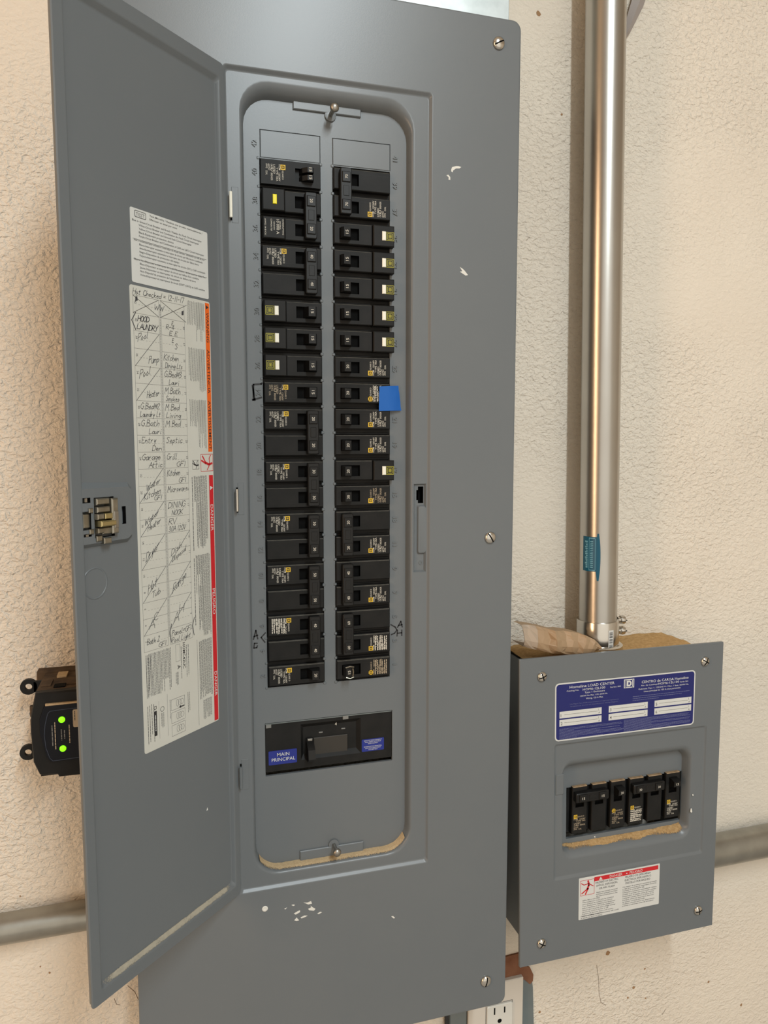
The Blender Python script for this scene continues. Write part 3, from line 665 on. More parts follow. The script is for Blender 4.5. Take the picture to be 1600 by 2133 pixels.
diag(16, 0); P('Hot', 9, zr(17) - 7.0, 7.5, 11, slope=.6); P('Tub', 13, zr(18) + 2.2, 5.2, 10, slope=.35); diag(16, 1); P('Range', 36.5, zr(18) + 2.2, 7.0, 17, slope=.75)
diag(18, 0); P('A', 9.5, zr(20) + 4.5, 8, 5.5); P('C', 14.5, zr(19) - 3.0, 7, 5); diag(18, 1); P('A', 37, zr(20) + 5.0, 8, 5.5); P('H', 43, zr(19) - 2.5, 8, 6)
P('Bath 2', 6.5, zr(20) - 8.2, 5.0, 14); P('GFI', 19, zr(21) + .8, 4.0, 9); P('Panel=GFI', 34, zr(20) - 6.8, 4.6, 24); P('Pool Light', 34, zr(21) + .8, 4.6, 23)
for x in (33.2, 60.4): b.stroke([(U0 + x + 1.5, zr(20) + 4), (U0 + x - .8, zr(20) - 3), (U0 + x + .6, zr(21) + 2)], .7, YP, 'pen')
# printed columns that read down the sheet
def column(xs, z0, z1, h=.40, short=.7, m='greyink'):
    for x in xs: b.greek(U0 + x, z0 - random.uniform(0, 1.0), (z0 - z1) * random.choice((1, 1, .96, short)), h, YI, m, -90)
A9 = [63.2 + 1.28 * i for i in range(16)]
column(A9, -153.5, -174); column(A9[8:], -153.5, -187); column(A9, -193.5, -222, short=.85); column(A9[9:], -193.5, -231); column(A9, -238.5, -262, short=.8); column(A9[8:], -238.5, -281)
column(A9[:1], -306, -372, .8, 1); column(A9[2:9], -306, -344, .6, .6); column(A9[8:15], -306, -370, .6, .9); column(A9[4:10], -330, -371, .6, .8)
column(A9[:1], -379, -440, .8, 1); column(A9[2:9], -377, -412, .6, .5); column(A9[8:16], -377, -452, .6, .92); column(A9[4:9], -405, -446, .6, .8)
column(A9[1:2], -454, -538 + 4, .3, 1); column(A9[3:16], -456, -510, .6, .88); column(A9[6:15], -512, -530, .55, .7)
b.rect(U0 + 84.8, U0 + 90.0, -284.8, -152.6, YI, 'orange'); b.rect(U0 + 84.8, U0 + 90.0, -537.0, -306.0, YI, 'red')
for t, z0, z1 in (('WARNING', -160.8, -187.1), ('ADVERTENCIA', -193.5, -232.4), ('AVERTISSEMENT', -238.9, -283)): b.text(t, U0 + 85.9, z0, 3.1, YP, 'ink', -90, width=z0 - z1)
for t, z0, z1 in (('DANGER', -333.1, -357.3), ('PELIGRO', -411.2, -435.4), ('DANGER', -490.0, -513.5)): b.text(t, U0 + 85.9, z0, 3.1, YP, 'paper', -90, width=z0 - z1)
def tri(x, z, h, m): b.poly([(U0 + x, z + h * .55), (U0 + x, z - h * .55), (U0 + x + h, z)], YP, m)
tri(85.8, -156.3, 3.4, 'ink'); tri(85.8, -317.7, 3.6, 'paper')
def man(x, z, s, m, rot=0, border=True, bd=None):
    """falling figure struck by an arc, inside a frame; s = frame size"""
    ca, sa = math.cos(math.radians(rot)), math.sin(math.radians(rot))
    def T(l): return [(x + (u * ca - v * sa) * s, z + (u * sa + v * ca) * s) for u, v in l]
    bd.stroke(T([(.58, .80), (.60, .62), (.50, .40)]), .13 * s, YP2, m); bd.stroke(T([(.50, .40), (.10, .14)]), .08 * s, YP2, m); bd.stroke(T([(.56, .42), (.36, .06)]), .09 * s, YP2, m)
    bd.stroke(T([(.60, .74), (.25, .70), (.06, .82)]), .055 * s, YP2, m); bd.stroke(T([(.60, .74), (.93, .52)]), .055 * s, YP2, m)
    bd.poly(T([(.55 + .07 * math.cos(a), .90 + .07 * math.sin(a)) for a in [i * math.pi / 4 for i in range(8)]]), YP2, m)
    if border: bd.stroke(T([(0, 0), (1, 0), (1, 1), (0, 1), (0, 0)]), .025 * s, YP2, m)
YP2 = YP
man(74.9 + U0, -287.0, 15.2, 'red', -90, True, b); man(64.4 + U0, -292.0, 8.0, 'ink', -90, True, b)
# product block at the foot
b.text('HOMC42UC', U0 + 46.8, -452.8, 2.9, YP, 'ink', -90, width=23.5); b.text('A', U0 + 40.0, -471.6, 3.6, YP, 'ink', -90)
for z0, z1 in ((-453, -468),): b.stroke([(U0 + 38.5, z0), (U0 + 43.5, z0), (U0 + 43.5, z1), (U0 + 38.5, z1), (U0 + 38.5, z0)], .2, YI, 'greyink')
column([5 + 1.5 * i for i in range(19)], -453, -490, .6, .7); column([5, 7.4, 9.6, 44.6, 51, 53.2], -455, -484, .6, .9); column([5, 7.2, 9.4, 11.6], -497, -530, .6, .8); column([38, 39.2, 40.4], -477, -489, .5, .8)
b.rect(U0 + 12.0, U0 + 15.0, -526.3, -504.5, YI, 'ink'); b.greek(U0 + 13.0, -508, 14, .8, YP, 'paper', -90); b.stroke([(U0 + 12.2, -500.4), (U0 + 14.6, -500.4), (U0 + 14.6, -502.8), (U0 + 12.2, -502.8), (U0 + 12.2, -500.4)], .5, YI, 'ink')
V(17.6, -530, -497); V(27.2, -531, -493.5); column([20, 21.2, 22.4], -508, -521, .5, .9); column([30, 51.5, 53.4], -499, -518, .5, .9)
for z in (-500.5, -512.2, -523.8):
    b.stroke([(U0 + 31.6, z), (U0 + 47.5, z), (U0 + 47.5, z - 9.6), (U0 + 31.6, z - 9.6), (U0 + 31.6, z)], .25, YI, 'greyink')
    for k in range(3): b.stroke([(U0 + 39 + 2.6 * k + (1.5 + k * .3) * math.cos(a), z - 4.6 + (3.2 - k * .4) * math.sin(a)) for a in [i * math.pi / 5 for i in range(11)]], .25, YI, 'greyink')
b.poly([(U0 + 40.5, -509.6), (U0 + 43, -508.2), (U0 + 43, -509.2), (U0 + 47, -509.2), (U0 + 47, -510), (U0 + 43, -510), (U0 + 43, -511)], YI, 'ink')
b.stroke([(U0 + 21.3 + 2.1 * math.cos(a), -505 + 2.1 * math.sin(a)) for a in [i * math.pi / 6 for i in range(13)]], .35, YI, 'ink')
b.build('circuit_directory', door)['label'] = 'white circuit directory sheet with handwritten circuit names'

# ------------------------------------------------------------------ breakers (own frame: x from the outer end to the handle end, z across, -y toward the viewer)
_cache = {}
def cached(key, fn, name, smooth=30):
    if key not in _cache:
        b = MB(); fn(b); _cache[key] = b.mesh(name, smooth=smooth)
    return _cache[key]
P254 = 25.4
F1, F0 = 9.4, -10.0                                   # top and bottom of a raised pole face
def squareD(b, x, z, s, y, m, rot=-90, d=.40, fr=.62):
    """square logo, a frame with a letter inside; x, z is its centre"""
    h = s / 2
    for q in ((x - h, x + h, z + h * fr, z + h), (x - h, x + h, z - h, z - h * fr), (x - h, x - h * fr, z - h, z + h), (x + h * fr, x + h, z - h, z + h)): b.rect(*q, y, m)
    ca, sa = math.cos(math.radians(rot)), math.sin(math.radians(rot))
    lo = [(-.42, -.45), (.15, -.45), (.42, -.2), (.42, .2), (.15, .45), (-.42, .45)]; li = [(-.14, -.2), (.05, -.2), (.15, -.1), (.15, .1), (.05, .2), (-.14, .2)]
    T = lambda p: (x + (p[0] * ca - p[1] * sa) * s * d, y, z + (p[0] * sa + p[1] * ca) * s * d)
    for i in range(6): b.face([T(lo[i]), T(lo[(i + 1) % 6]), T(li[(i + 1) % 6]), T(li[i])], m)
def dusty_lit(b, x0, x1, z0, z1, k, side, yb=3.0):
    """dust settled on the edge of a pole face that looks upward; side tells which edge that is"""
    e = .03; m = 'topsaw' if side == 't' else 'litdust'
    if side == 't':
        q = [[(x1 + e, y, z) for z in (z0 + .3, z1 - .3)] for y in (yb, -3.4)] + [[(x1 - .7, -4.2 - e, z) for z in (z0 + .9, z1 - .9)]]
    else:
        zz, d = (z1, 1) if side == 'l' else (z0, -1)
        q = [[(x, y, zz + e * d) for x in (x0 + .3, x1 - .3)] for y in (yb - 4, -3.4)] + [[(x, -4.2 - e, zz - .7 * d) for x in (x0 + .9, x1 - .9)]]
    b.grid(q, m)
def f_body(n, side='l'):
    def f(b):
        b.box(.3, 58, 3.0, 8, -12.6 - P254 * (n - 1), 12.6, 'black')
        for k in range(n):
            z = -P254 * k
            b.box(.8, 57.8, 1.6, 3.2, -12.3 + z, -10.9 + z, 'black', .4)
            x0, x1 = 1.0, 57.4; z0, z1 = F0 + z, F1 + z; hs = (32.6, 52, -5.6 + z, 5.4 + z)
            b.plate(x0 + .7, x1 - .7, z0 + .7, z1 - .7, [hs], -4.2, 0, 'black', 'void')
            b.rect(*hs, 0, 'void')
            b.loft([[(x0, 3.2, z0), (x1, 3.2, z0), (x1, 3.2, z1), (x0, 3.2, z1)], [(x0, -3.4, z0), (x1, -3.4, z0), (x1, -3.4, z1), (x0, -3.4, z1)], [(x0 + .7, -4.2, z0 + .7), (x1 - .7, -4.2, z0 + .7), (x1 - .7, -4.2, z1 - .7), (x0 + .7, -4.2, z1 - .7)]], 'black')
            b.rect(2.5, 31, z0 + 4.0, z0 + 4.25, -4.26, 'handle'); dusty_lit(b, x0, x1, z0, z1, k, side)
    return f
def f_gfci(n, dx, side='l'):
    """pole with a taller outer module"""
    def f(b):
        b.box(.3, 58, 3.0, 8, -12.6 - P254 * (n - 1), 12.6, 'black')
        for k in range(n):
            z = -P254 * k; z0, z1 = F0 + z, F1 + z; hs = (32.6, 52, -5.6 + z, 5.4 + z); xm = 22.6 + dx
            b.box(.8, 57.8, 1.6, 3.2, -12.3 + z, -10.9 + z, 'black', .4)
            b.plate(xm + .6, 56.7, z0 + .7, z1 - .7, [hs], -4.2, 0, 'black', 'void'); b.rect(*hs, 0, 'void')
            b.loft([[(xm + .3, 3.2, z0), (57.4, 3.2, z0), (57.4, 3.2, z1), (xm + .3, 3.2, z1)], [(xm + .3, -3.4, z0), (57.4, -3.4, z0), (57.4, -3.4, z1), (xm + .3, -3.4, z1)], [(xm + .6, -4.2, z0 + .7), (56.7, -4.2, z0 + .7), (56.7, -4.2, z1 - .7), (xm + .6, -4.2, z1 - .7)]], 'black')
            dusty_lit(b, xm + .3, 57.4, z0, z1, k, side)
            b.box(1.6 + dx * 1.15, xm - .2, -7.6, 3.2, z0 - .1, z1 + .5, 'black', .8)
    return f
def f_handle(b, z=0.0, y=0.0):
    pr = [(40.0, 0), (41.5, -6.5), (43.2, -12.2), (49.6, -13.0), (51.4, -9), (51.6, 0)]
    L = [[(x, y + yy, z + w * (5.0 if yy > -10 else 4.5)) for x, yy in pr] for w in (-1, 1)]
    b.loft(L, 'handle', True, True)
def f_tie(b):
    b.loft([rloop(41.2, 52.2, -34.0, 8.4, 1.2, -3, 2), rloop(41.2, 52.2, -34.0, 8.4, 1.2, -10.4, 2), rloop(41.9, 51.5, -33.3, 7.7, 1, -11.2, 2)], 'handle', False, True)
    for z in (0, -P254): b.box(42.6, 50.8, -12.4, -11.0, z - 4.8, z + 4.8, 'handle', .6)
    b.box(44, 49.5, -11.6, -11.1, -17.5, -8, 'handle', .3)
def f_rating(txts, y, x=46.7):
    def f(b):
        for t, z in txts: b.text(t, x - 1.35, z, 2.7, y, 'print', -90, align='c', width=3.6)
    return f
def f_print(seed, m='print', dense=False):
    def f(b):
        rs = random.Random(seed); y = -4.34
        squareD(b, 21.6, 5.0, 4.6, y, 'yellow')
        b.text('SQUARE D', 20.6, 2.2, 1.5, y, m, -90, width=8.4)
        for i, (x, z0, ln) in enumerate(((17.6, 7.2, 5), (17.4, -.4, 7.4), (15.2, 4.4, 6.6), (15.2, -3.4, 4.6), (12.6, 6.8, 8.4), (10.2, 7.0, 5.2), (10.2, -1.0, 6.8), (7.6, 7.0, 6.0), (5.6, 7.0, 4.2), (5.4, .8, 4.0))):
            t = ('HOM', '120/240V', 'TYPE', '10kA', 'LISTED', 'CIRCUIT', 'BREAKER', '60/75C', 'AWG', 'CU/AL')[i]
            b.text(t, x, z0, 1.7, y, m, -90, width=ln * (1.0 if not dense else 1.1))
        if dense:
            for x in (4.6, 6.6, 9.0, 11.4, 14.0, 16.4): b.greek(x, 7.4, 15, .9, y, m, -90)
        b.stroke([(11.6 + 1.5 * math.cos(a), 2.0 + 1.5 * math.sin(a)) for a in [i * math.pi / 5 for i in range(11)]], .4, y, m)
    return f
def f_logo(x, y=-7.74):
    def f(b):
        s = 8.4
        for h in (4.2, 2.9, 1.6):
            w = .52
            for q in ((x - h, x + h, h - w, h), (x - h, x + h, -h, -h + w), (x - h, x - h + w, -h, h), (x + h - w, x + h, -h, h)): b.rect(*q, y, 'olive')
        b.rect(x - 4.2, x + 4.2, -4.2, 4.2, y + .04, 'handle'); b.rect(x - .7, x + .7, -.9, .9, y, 'olive')
    return f
def f_button(x, m):
    def f(b):
        b.box(x - 1.9, x + 1.9, -8.6, -7.4, -4.3, 4.3, m, .4)
        for k in range(1, 4): b.rect(x - 1.9, x + 1.9, -4.3 + 2.15 * k - .1, -4.3 + 2.15 * k + .1, -8.62, m)
    return f
def add(root, name, key, fn, z=0.0, label=None):
    o = link(name, cached(key, fn, name), root); o.location = (0, 0, z * MM)
    if label: o['label'] = label
    return o
def breaker(n, kind, rating, label, side, group, at=None, rot=None, poles=1, dense=False, pm='print'):
    """n = the space its first pole sits in"""
    if at is None:
        if side == 'l': at = (WL[0] - .1, DFY, -25.4 * (42 - n) / 2); rot = 0.0
        else: at = (WR[1] + .1, DFY, -25.4 * (41 - n) / 2); rot = math.pi
    r = thing('circuit_breaker', label, 'circuit breaker', at, rot, group)
    dx = 0.0 if side == 'l' else -3.4; up = 't' if group == 'breakers in the small panel' else side
    if kind in ('std', 'clip'):
        add(r, 'body', ('body', poles, up), f_body(poles, up)); add(r, 'printed_label', ('print', n % 3, dense, pm), f_print(n % 3, pm, dense))
    elif kind == 'test':
        add(r, 'body', ('gfci', 1, dx, up), f_gfci(1, dx, up)); lx = 6.8 if side == 'l' else 2.6 - .4; bx = 13.2 if side == 'l' else 8.4
        add(r, 'printed_label', ('logo', lx), f_logo(lx)); add(r, 'test_button', ('btn', bx), f_button(bx, 'whitebtn'), label='white test button')
    elif kind == 'gfci2':
        add(r, 'body', ('gfci', 2, 0.0), f_gfci(2, 0.0)); add(r, 'test_button', ('btny', 13.0), f_button(13.0, 'yellowbtn'), label='yellow test button')
        def f(b):
            y = -7.74
            for i, (t, c, w) in enumerate((('INTERRUPTING', 1.3, 14), ('RATING', 1.3, 7), ('10 000 A', 2.6, 13.5), ('120/240V', 1.2, 8), ('COMMON TRIP', 1.4, 11), ('', 1, 1), ('AWG 14-8 CU', 1.3, 15))):
                if t: b.text(t, 19.8 - 2.75 * i, 7.4 - (2 if i in (1, 3) else 0), c, y, 'print', -90, width=w)
        add(r, 'printed_label', ('p10000',), f, -P254)
    elif kind == 'twin':
        def f(b):
            b.box(.3, 58, .6, 6, -12.6, 12.6, 'black')
            hs = (33.2, 50.5, -6.2, 5.6)
            b.plate(1.2, 57.2, -10.8, 11.2, [hs], -3.6, 1, 'black', 'void'); b.rect(*hs, 1, 'void')
            b.loft([[(.6, .7, -11.4), (57.8, .7, -11.4), (57.8, .7, 11.8), (.6, .7, 11.8)], [(1.2, -3.6, -10.8), (57.2, -3.6, -10.8), (57.2, -3.6, 11.2), (1.2, -3.6, 11.2)]], 'black')
        add(r, 'body', ('twinbody',), f); add(r, 'printed_label', ('print', 0, False, 'print'), f_print(0))
        for z, key in ((3.4, 'a'), (-3.6, 'b')):
            def g(b):
                pr = [(37.6, 0), (39.5, -6), (44, -9.6), (48.8, -10.2), (50.0, -8), (50.2, 0)]
                b.loft([[(x, y, w * 2.3) for x, y in pr] for w in (-1, 1)], 'handle', True, True)
            h = add(r, 'handle', ('smallhandle',), g, z); add(h, 'rating_mark', ('r15s',), f_rating([(rating, 0)], -10.3, 46.6))
        return r
    if poles == 2:
        h = add(r, 'handle_tie', ('tie',), f_tie)
        for z in (0, -P254): add(h, 'rating_mark', ('rt2', rating), f_rating([(rating, 0)], -12.5), z)
    else:
        h = add(r, 'handle', ('handle',), f_handle); add(h, 'rating_mark', ('rt1', rating), f_rating([(rating, 0)], -13.02 + .2, 46.6))
    return r
GL, GR = 'breakers in the left column', 'breakers in the right column'
breaker(40, 'twin', '15', 'black twin-toggle breaker topmost in the left column beside number 40', 'l', GL)
breaker(38, 'gfci2', '20', 'black double breaker with the yellow test button beside numbers 38 and 36', 'l', GL, poles=2)
breaker(34, 'std', '40', 'black double breaker directly below the one with the yellow test button', 'l', GL, poles=2)
breaker(30, 'test', '15', 'upper of three left-column breakers with olive logo and white button', 'l', GL)
breaker(28, 'test', '15', 'middle of three left-column breakers with olive logo and white button', 'l', GL)
breaker(26, 'test', '15', 'lower of three left-column breakers with olive logo and white button', 'l', GL)
breaker(24, 'std', '15', 'black single breaker beside number 24 that is bracketed in marker', 'l', GL, pm='printdim')
breaker(22, 'std', '20', 'black double breaker directly below the single breaker bracketed in marker', 'l', GL, poles=2)
breaker(18, 'std', '30', 'black left-column double breaker level with the lone white-buttoned breaker on the right', 'l', GL, poles=2)
breaker(14, 'std', '30', 'black left-column double breaker third below the single breaker bracketed in marker', 'l', GL, poles=2)
breaker(10, 'std', '50', 'black double breaker directly above the one marked AC', 'l', GL, poles=2)
breaker(6, 'std', '40', 'black double breaker with dense white print beside the marker letters AC', 'l', GL, poles=2, dense=True)
breaker(2, 'std', '20', 'black single breaker at the foot of the left column', 'l', GL)
R_ = lambda n, *a, **k: breaker(n, *a, 'r', GR, **k)
def rb(n, kind, rating, label, **k): return breaker(n, kind, rating, label, 'r', GR, **k)
rb(37, 'std', '70', 'black double breaker with tied handles topmost in the right column', poles=2)
for n, t in ((35, 'first below the topmost double breaker'), (33, 'second below the topmost double breaker'), (31, 'third below the topmost double breaker'), (29, 'fourth below the topmost double breaker'), (27, 'directly above the plain breaker numbered 25')):
    rb(n, 'test', '15', 'black right-column breaker with olive logo and white button, ' + t)
rb(25, 'std', '20', 'black single breaker directly above the blue-taped one')
bt = rb(23, 'std', '20', 'black single breaker with blue tape over its outer end', dense=True)
rb(21, 'std', '20', 'black single breaker directly below the blue-taped one')
rb(19, 'std', '20', 'black single breaker directly above the lone white-buttoned one in the right column')
rb(17, 'test', '20', 'lone breaker with olive logo and white button in the lower right column')
rb(15, 'std', '30', 'black single breaker with tan print directly below the lone white-buttoned one', pm='printdim')
rb(11, 'std', '20', 'black right-column double breaker directly below the tan-printed single one', poles=2)
rb(7, 'std', '40', 'black double breaker directly above the one marked AH', poles=2)
rb(3, 'std', '60', 'black double breaker with dense white print beside the marker letters AH', poles=2, dense=True)
l1 = rb(1, 'std', '15', 'black single breaker with a shiny worn toggle at the foot of the right column', dense=True, pm='printdim')
def fclip(b):
    b.tube([(42, -13.2, 5.2), (46, -14.0, 6.2), (50, -13.2, 5.0)], .6, 6, 'latch'); b.tube([(42, -13.2, -5.2), (46, -14.2, -6.4), (50.5, -13.2, -5.2)], .7, 6, 'latch'); b.tube([(43, -13.4, 4), (42.6, -13.6, 0), (43, -13.4, -4)], .6, 6, 'latch')
add(l1, 'handle_clip', ('clip',), fclip)

# blue tape (over the outer end of breaker 23)
p = [px(790, 805, 9), px(832, 803, 9), px(838, 855, 9), px(789, 856, 9)]
b = MB(); rows = []
for j in range(7):
    r = []
    for i in range(9):
        u, v = i / 8, j / 6
        q = (p[0] * (1 - u) + p[1] * u) * (1 - v) + (p[3] * (1 - u) + p[2] * u) * v
        y = 9.2 - .2 if u < .52 else 9.2 + (u - .52) * 7.0
        y += .35 * noise.noise(Vector((u * 4, v * 4, 2))) - (.9 * max(0, 1 - abs(u - .72 + .2 * (v - .7)) * 9) if v > .3 else 0)
        xx = q.x + (.5 * noise.noise(Vector((0, v * 9, 7))) if i == 8 else 0)
        r.append((xx, y - .6, q.z))
    rows.append(r)
b.grid(rows, 'tape'); b.grid([[(x, y + .25, z) for x, y, z in r] for r in rows][::-1], 'tape')
tp_ = b.build('masking_tape', None, (0, 0, 0), smooth=30); tag(tp_, 'scrap of blue masking tape across the end of a breaker in the right column', 'tape')

# main breaker
MBY = DFY + 2.6
MBL = ((WM[0] + WM[1]) / 2, MBY, WM[2])
mbk = thing('main_breaker', 'wide black main breaker with blue stickers below the two breaker columns', 'circuit breaker', MBL)
b = MB(); x0, x1, z0, z1 = WM[0] + .5, WM[1] - .5, WM[2] + 3.4, WM[3] - .6
def mx(x, y): q = px(x, y, MBY); return q.x, q.z
fx0, fz1 = mx(626, 1516); fx1 = mx(745, 1500)[0]; 
tw = (mx(654, 1548)[0], mx(725, 1535)[0], -598.6, -579.6)                 # rating window
tg = (mx(637, 1550)[0], mx(653, 1548)[0], -603.5, -582.5)
b.plate(x0, x1, z0, z1, [(fx0, fx1 + 3, z0 + 8.5, -562.5)], MBY - 1.2, MBY + 4, 'black')
b.loft([[(x0, MBY + 3, z0), (x1, MBY + 3, z0), (x1, MBY + 3, z1), (x0, MBY + 3, z1)], [(x0, MBY - 1.2, z0), (x1, MBY - 1.2, z0), (x1, MBY - 1.2, z1), (x0, MBY - 1.2, z1)]], 'black')
b.loft([[(x0 - .4, MBY + 3, z1 + .4), (x1 + .4, MBY + 3, z1 + .4), (x1 + .4, MBY + 3, z1), (x0 - .4, MBY + 3, z1)], [(x0, MBY - 2.2, z1 - .1), (x1, MBY - 2.2, z1 - .1), (x1, MBY - 2.0, z1 - 1.2), (x0, MBY - 2.0, z1 - 1.2)]], 'boxgrey', False, True)
b.loft([[(fx0, MBY - 1.2, z0 + 8.5), (fx1 + 3, MBY - 1.2, z0 + 8.5), (fx1 + 3, MBY - 1.2, -562.5), (fx0, MBY - 1.2, -562.5)], [(fx0 + 3, MBY + 3, z0 + 13), (fx1 - 1, MBY + 3, z0 + 13), (fx1 - 1, MBY + 3, -567), (fx0 + 3, MBY + 3, -567)]], 'black', False, True)
b.build('body', mbk, MBL, smooth=30)
b = MB(); b.box(tw[0], tw[1], MBY + 1.6, MBY + 3, tw[2], tw[3], 'window', .5); b.build('rating_window', mbk, MBL)
b = MB(); pr = [(MBY + 3, -579), (MBY - 3, -581), (MBY - 11, -587), (MBY - 13, -596), (MBY - 9, -600), (MBY + 3, -602)]
b.loft([[(x, y, z) for y, z in pr] for x in (tg[0] + .6, tg[1] - .2)], 'handle', True, True); b.box(tg[0] + 1.6, tg[1] - 1.2, MBY - 2.0, MBY + 1, -583.5, -578.6, 'dullsteel', .5); b.build('toggle', mbk, MBL, smooth=25)
b = MB(); b.text('4', *mx(697, 1510), 3.0, MBY - 1.35, 'print'); 
for c in ((669, 1527), (716, 1519)): q = mx(*c); b.box(q[0] - 2, q[0] + 2, MBY + 1.6, MBY + 3.2, q[1] - .5, q[1] + .5, 'printfaint', .2)
q = mx(719, 1494); b.box(q[0] - 3, q[0] + 3, MBY - 2.6, MBY - 1, z1 - 4.2, z1 - .4, 'printfaint', .3)
q = mx(560, 1513); b.box(x0 + .6, x0 + 6, MBY - 1.8, MBY - 1, z1 - 5, z1 - 1.2, 'printfaint', .3)
b.build('body_marks', mbk, MBL)
def par(b, pts, Y, m, y):                                     # parallelogram sticker from photo corners
    b.poly(pxs(pts, Y)[::-1], y, m)
b = MB(); ax, az = mx(559, 1565); bx, bz = mx(618, 1560); b.rrect(ax, bx, az - 14.4, az + .2, .8, MBY - 1.5, 'mblue', .3)
b.text('MAIN', (ax + bx) / 2 + .4, az - 5.8, 3.4, MBY - 1.6, 'paper', width=12.5, align='c'); b.text('PRINCIPAL', (ax + bx) / 2 + .6, az - 11.0, 3.4, MBY - 1.6, 'paper', width=24, align='c'); b.build('main_sticker', mbk, MBL)['label'] = 'blue sticker reading MAIN PRINCIPAL'
b = MB(); ax, az = mx(753, 1540); bx, bz = mx(799, 1534); b.rrect(ax, bx, az - 13.2, az, .8, MBY - 1.5, 'mblue', .3)
for i, (t, w) in enumerate((('SERVICE DISCONNECT', 19.5), ('200A MAX SUITABLE', 17.5), ('AS SERVICE EQUIPMENT', 11), ('', 0), ('INTERRUPTOR PRINCIPAL', 19.5), ('200A MAX ADECUADO', 17), ('ACOMETIDA', 10))):
    if t: b.text(t, (ax + bx) / 2, az - 2.1 - 1.65 * i, 1.1, MBY - 1.6, 'paper', width=w, align='c')
b.build('service_sticker', mbk, MBL)['label'] = 'small blue sticker with service text'

# ------------------------------------------------------------------ small panel on the right (slightly out of square, so its sheet is mapped onto its four corners)
SQ = [(340.7, -511.1), (607.8, -512.3), (609.8, -869.6), (347.9, -869.5)]
SW_, SH_ = 267.0, 358.0
def W(x, y, z):
    u, v = x / SW_, -z / SH_
    q = [SQ[0][i] * (1 - u) * (1 - v) + SQ[1][i] * u * (1 - v) + SQ[2][i] * u * v + SQ[3][i] * (1 - u) * v for i in (0, 1)]
    return (q[0], y, q[1])
def Wi(X, Z):
    x, z = X - 343, Z + 511
    for _ in range(6):
        q = W(x, 0, z); x -= q[0] - X; z -= q[2] - Z
    return x, z
def sp(x, y, Y=0.0):
    p = px(x, y, Y); return Wi(p.x, p.z)
SL = (475, WY, -860)
sub = thing('breaker_box', 'small square grey electrical panel with a blue circuit label', 'breaker box', SL)
mb = MB()
sx0, sz1 = sp(1175, 1571); sx1, _ = sp(1444, 1545); _, sz0 = sp(1310, 1776)
sx0 = 54.5; sx1 = 229.5; sz1 = -121.5; sz0 = -240.0
bx0, bz1 = sp(1158, 1552); bx1, bz0 = sp(1462, 1774)
bx0, bx1, bz0, bz1 = 43.5, 246.5, -260.5, -101.0
LZs = (-160.5, -136.5)
def sl(x0, x1, z0, z1, r, y): return rloop(x0, x1, z0, z1, r, y, 5, left=(LZs[1], LZs[0]))
sloops = [sl(1, SW_ - 1, -SH_ + 1, -1, .8, 4), sl(0, SW_, -SH_, 0, 1.2, 3.4), sl(0, SW_, -SH_, 0, 1.2, .8), sl(.7, SW_ - .7, -SH_ + .7, -.7, 1.0, 0), sl(1.5, SW_ - 1.5, -SH_ + 1.5, -1.5, 1.0, 0), sl(bx0 - 1.3, bx1 + 1.3, bz0 - 1.3, bz1 + 1.3, 3, 0),
          sl(bx0 - .6, bx1 + .6, bz0 - .6, bz1 + .6, 3, 0), sl(bx0 + .8, bx1 - .8, bz0 + 1.6, bz1 - 1.4, 3, 1.6), sl(bx0 + 1.8, bx1 - 1.8, bz0 + 2.4, bz1 - 2.2, 3, 1.9), sl(bx0 + 2.6, bx1 - 2.6, bz0 + 3.2, bz1 - 3.0, 3, 1.9), sl(sx0 - .8, sx1 + .8, sz0 - .8, sz1 + .8, 14.4, 1.9)]
for t, bt_, lf, rt, y in ((0, 0, 0, 0, 1.9), (1.8, 1.6, .5, .8, 2.2), (5.2, 4.6, 1.2, 2.0, 3.6), (8.4, 7.4, 1.9, 3.2, 6.4), (10.6, 9.6, 2.4, 4.4, 10.5), (11.6, 10.8, 2.7, 5.2, 14.2)):
    sloops.append(sl(sx0 + lf, sx1 - rt, sz0 + bt_, sz1 - t, 14 - t * .3, y))
mb.grid(sloops, 'paint', close=True)
SDY = 14.0
# breaker window in the bottom of the recess
ex0, ez1 = sp(1180, 1641, SDY); ex1, _ = sp(1420, 1610, SDY); _, ez0 = sp(1300, 1727, SDY)
mb.plate(sx0 + 1, sx1 - 2, sz0 + 6, sz1 - 6, [(ex0, ex1, ez0, ez1)], SDY, 18, 'paint')
mb.v = [W(*q) for q in mb.v]
scover = mb.build('cover', sub, SL, smooth=35)
b = MB(); b.loft([rloop(bx0 + 2, sx0 + 3, LZs[0], LZs[1], 1.5, 1.85, 2), rloop(bx0 + 2.6, sx0 + 3, LZs[0] + 1.8, LZs[1] - 1.8, 1.2, 4.2, 2)], 'paint', False, True)
b = MB(); b.box(bx0 + 2, sx0 + 1.5, .9, 1.95, LZs[0], LZs[1], 'paint', .8); b.v = [W(*q) for q in b.v]; b.build('finger_notch', scover, SL)
mb = MB(); mb.loft([rloop(362, 587, -855, -525, 1.5, WY, 1), rloop(362, 587, -855, -525, 1.5, 4.0, 1)], 'paint', False, False); sbox = mb.build('cabinet', sub, SL)
mb = MB(); mb.rect(345, 600, -860, -520, 60, 'void')
for (x, y), sl_ in (((1130, 1410), 20), ((1470, 1378), -30), ((1455, 1897), 10), ((1129, 1966), 60)):
    p = px(x, y, -1.5); pan_screw(p.x, 0, p.z, 5.7, 3.8, sl_, 'cover_screw', scover, SL, cross=True)
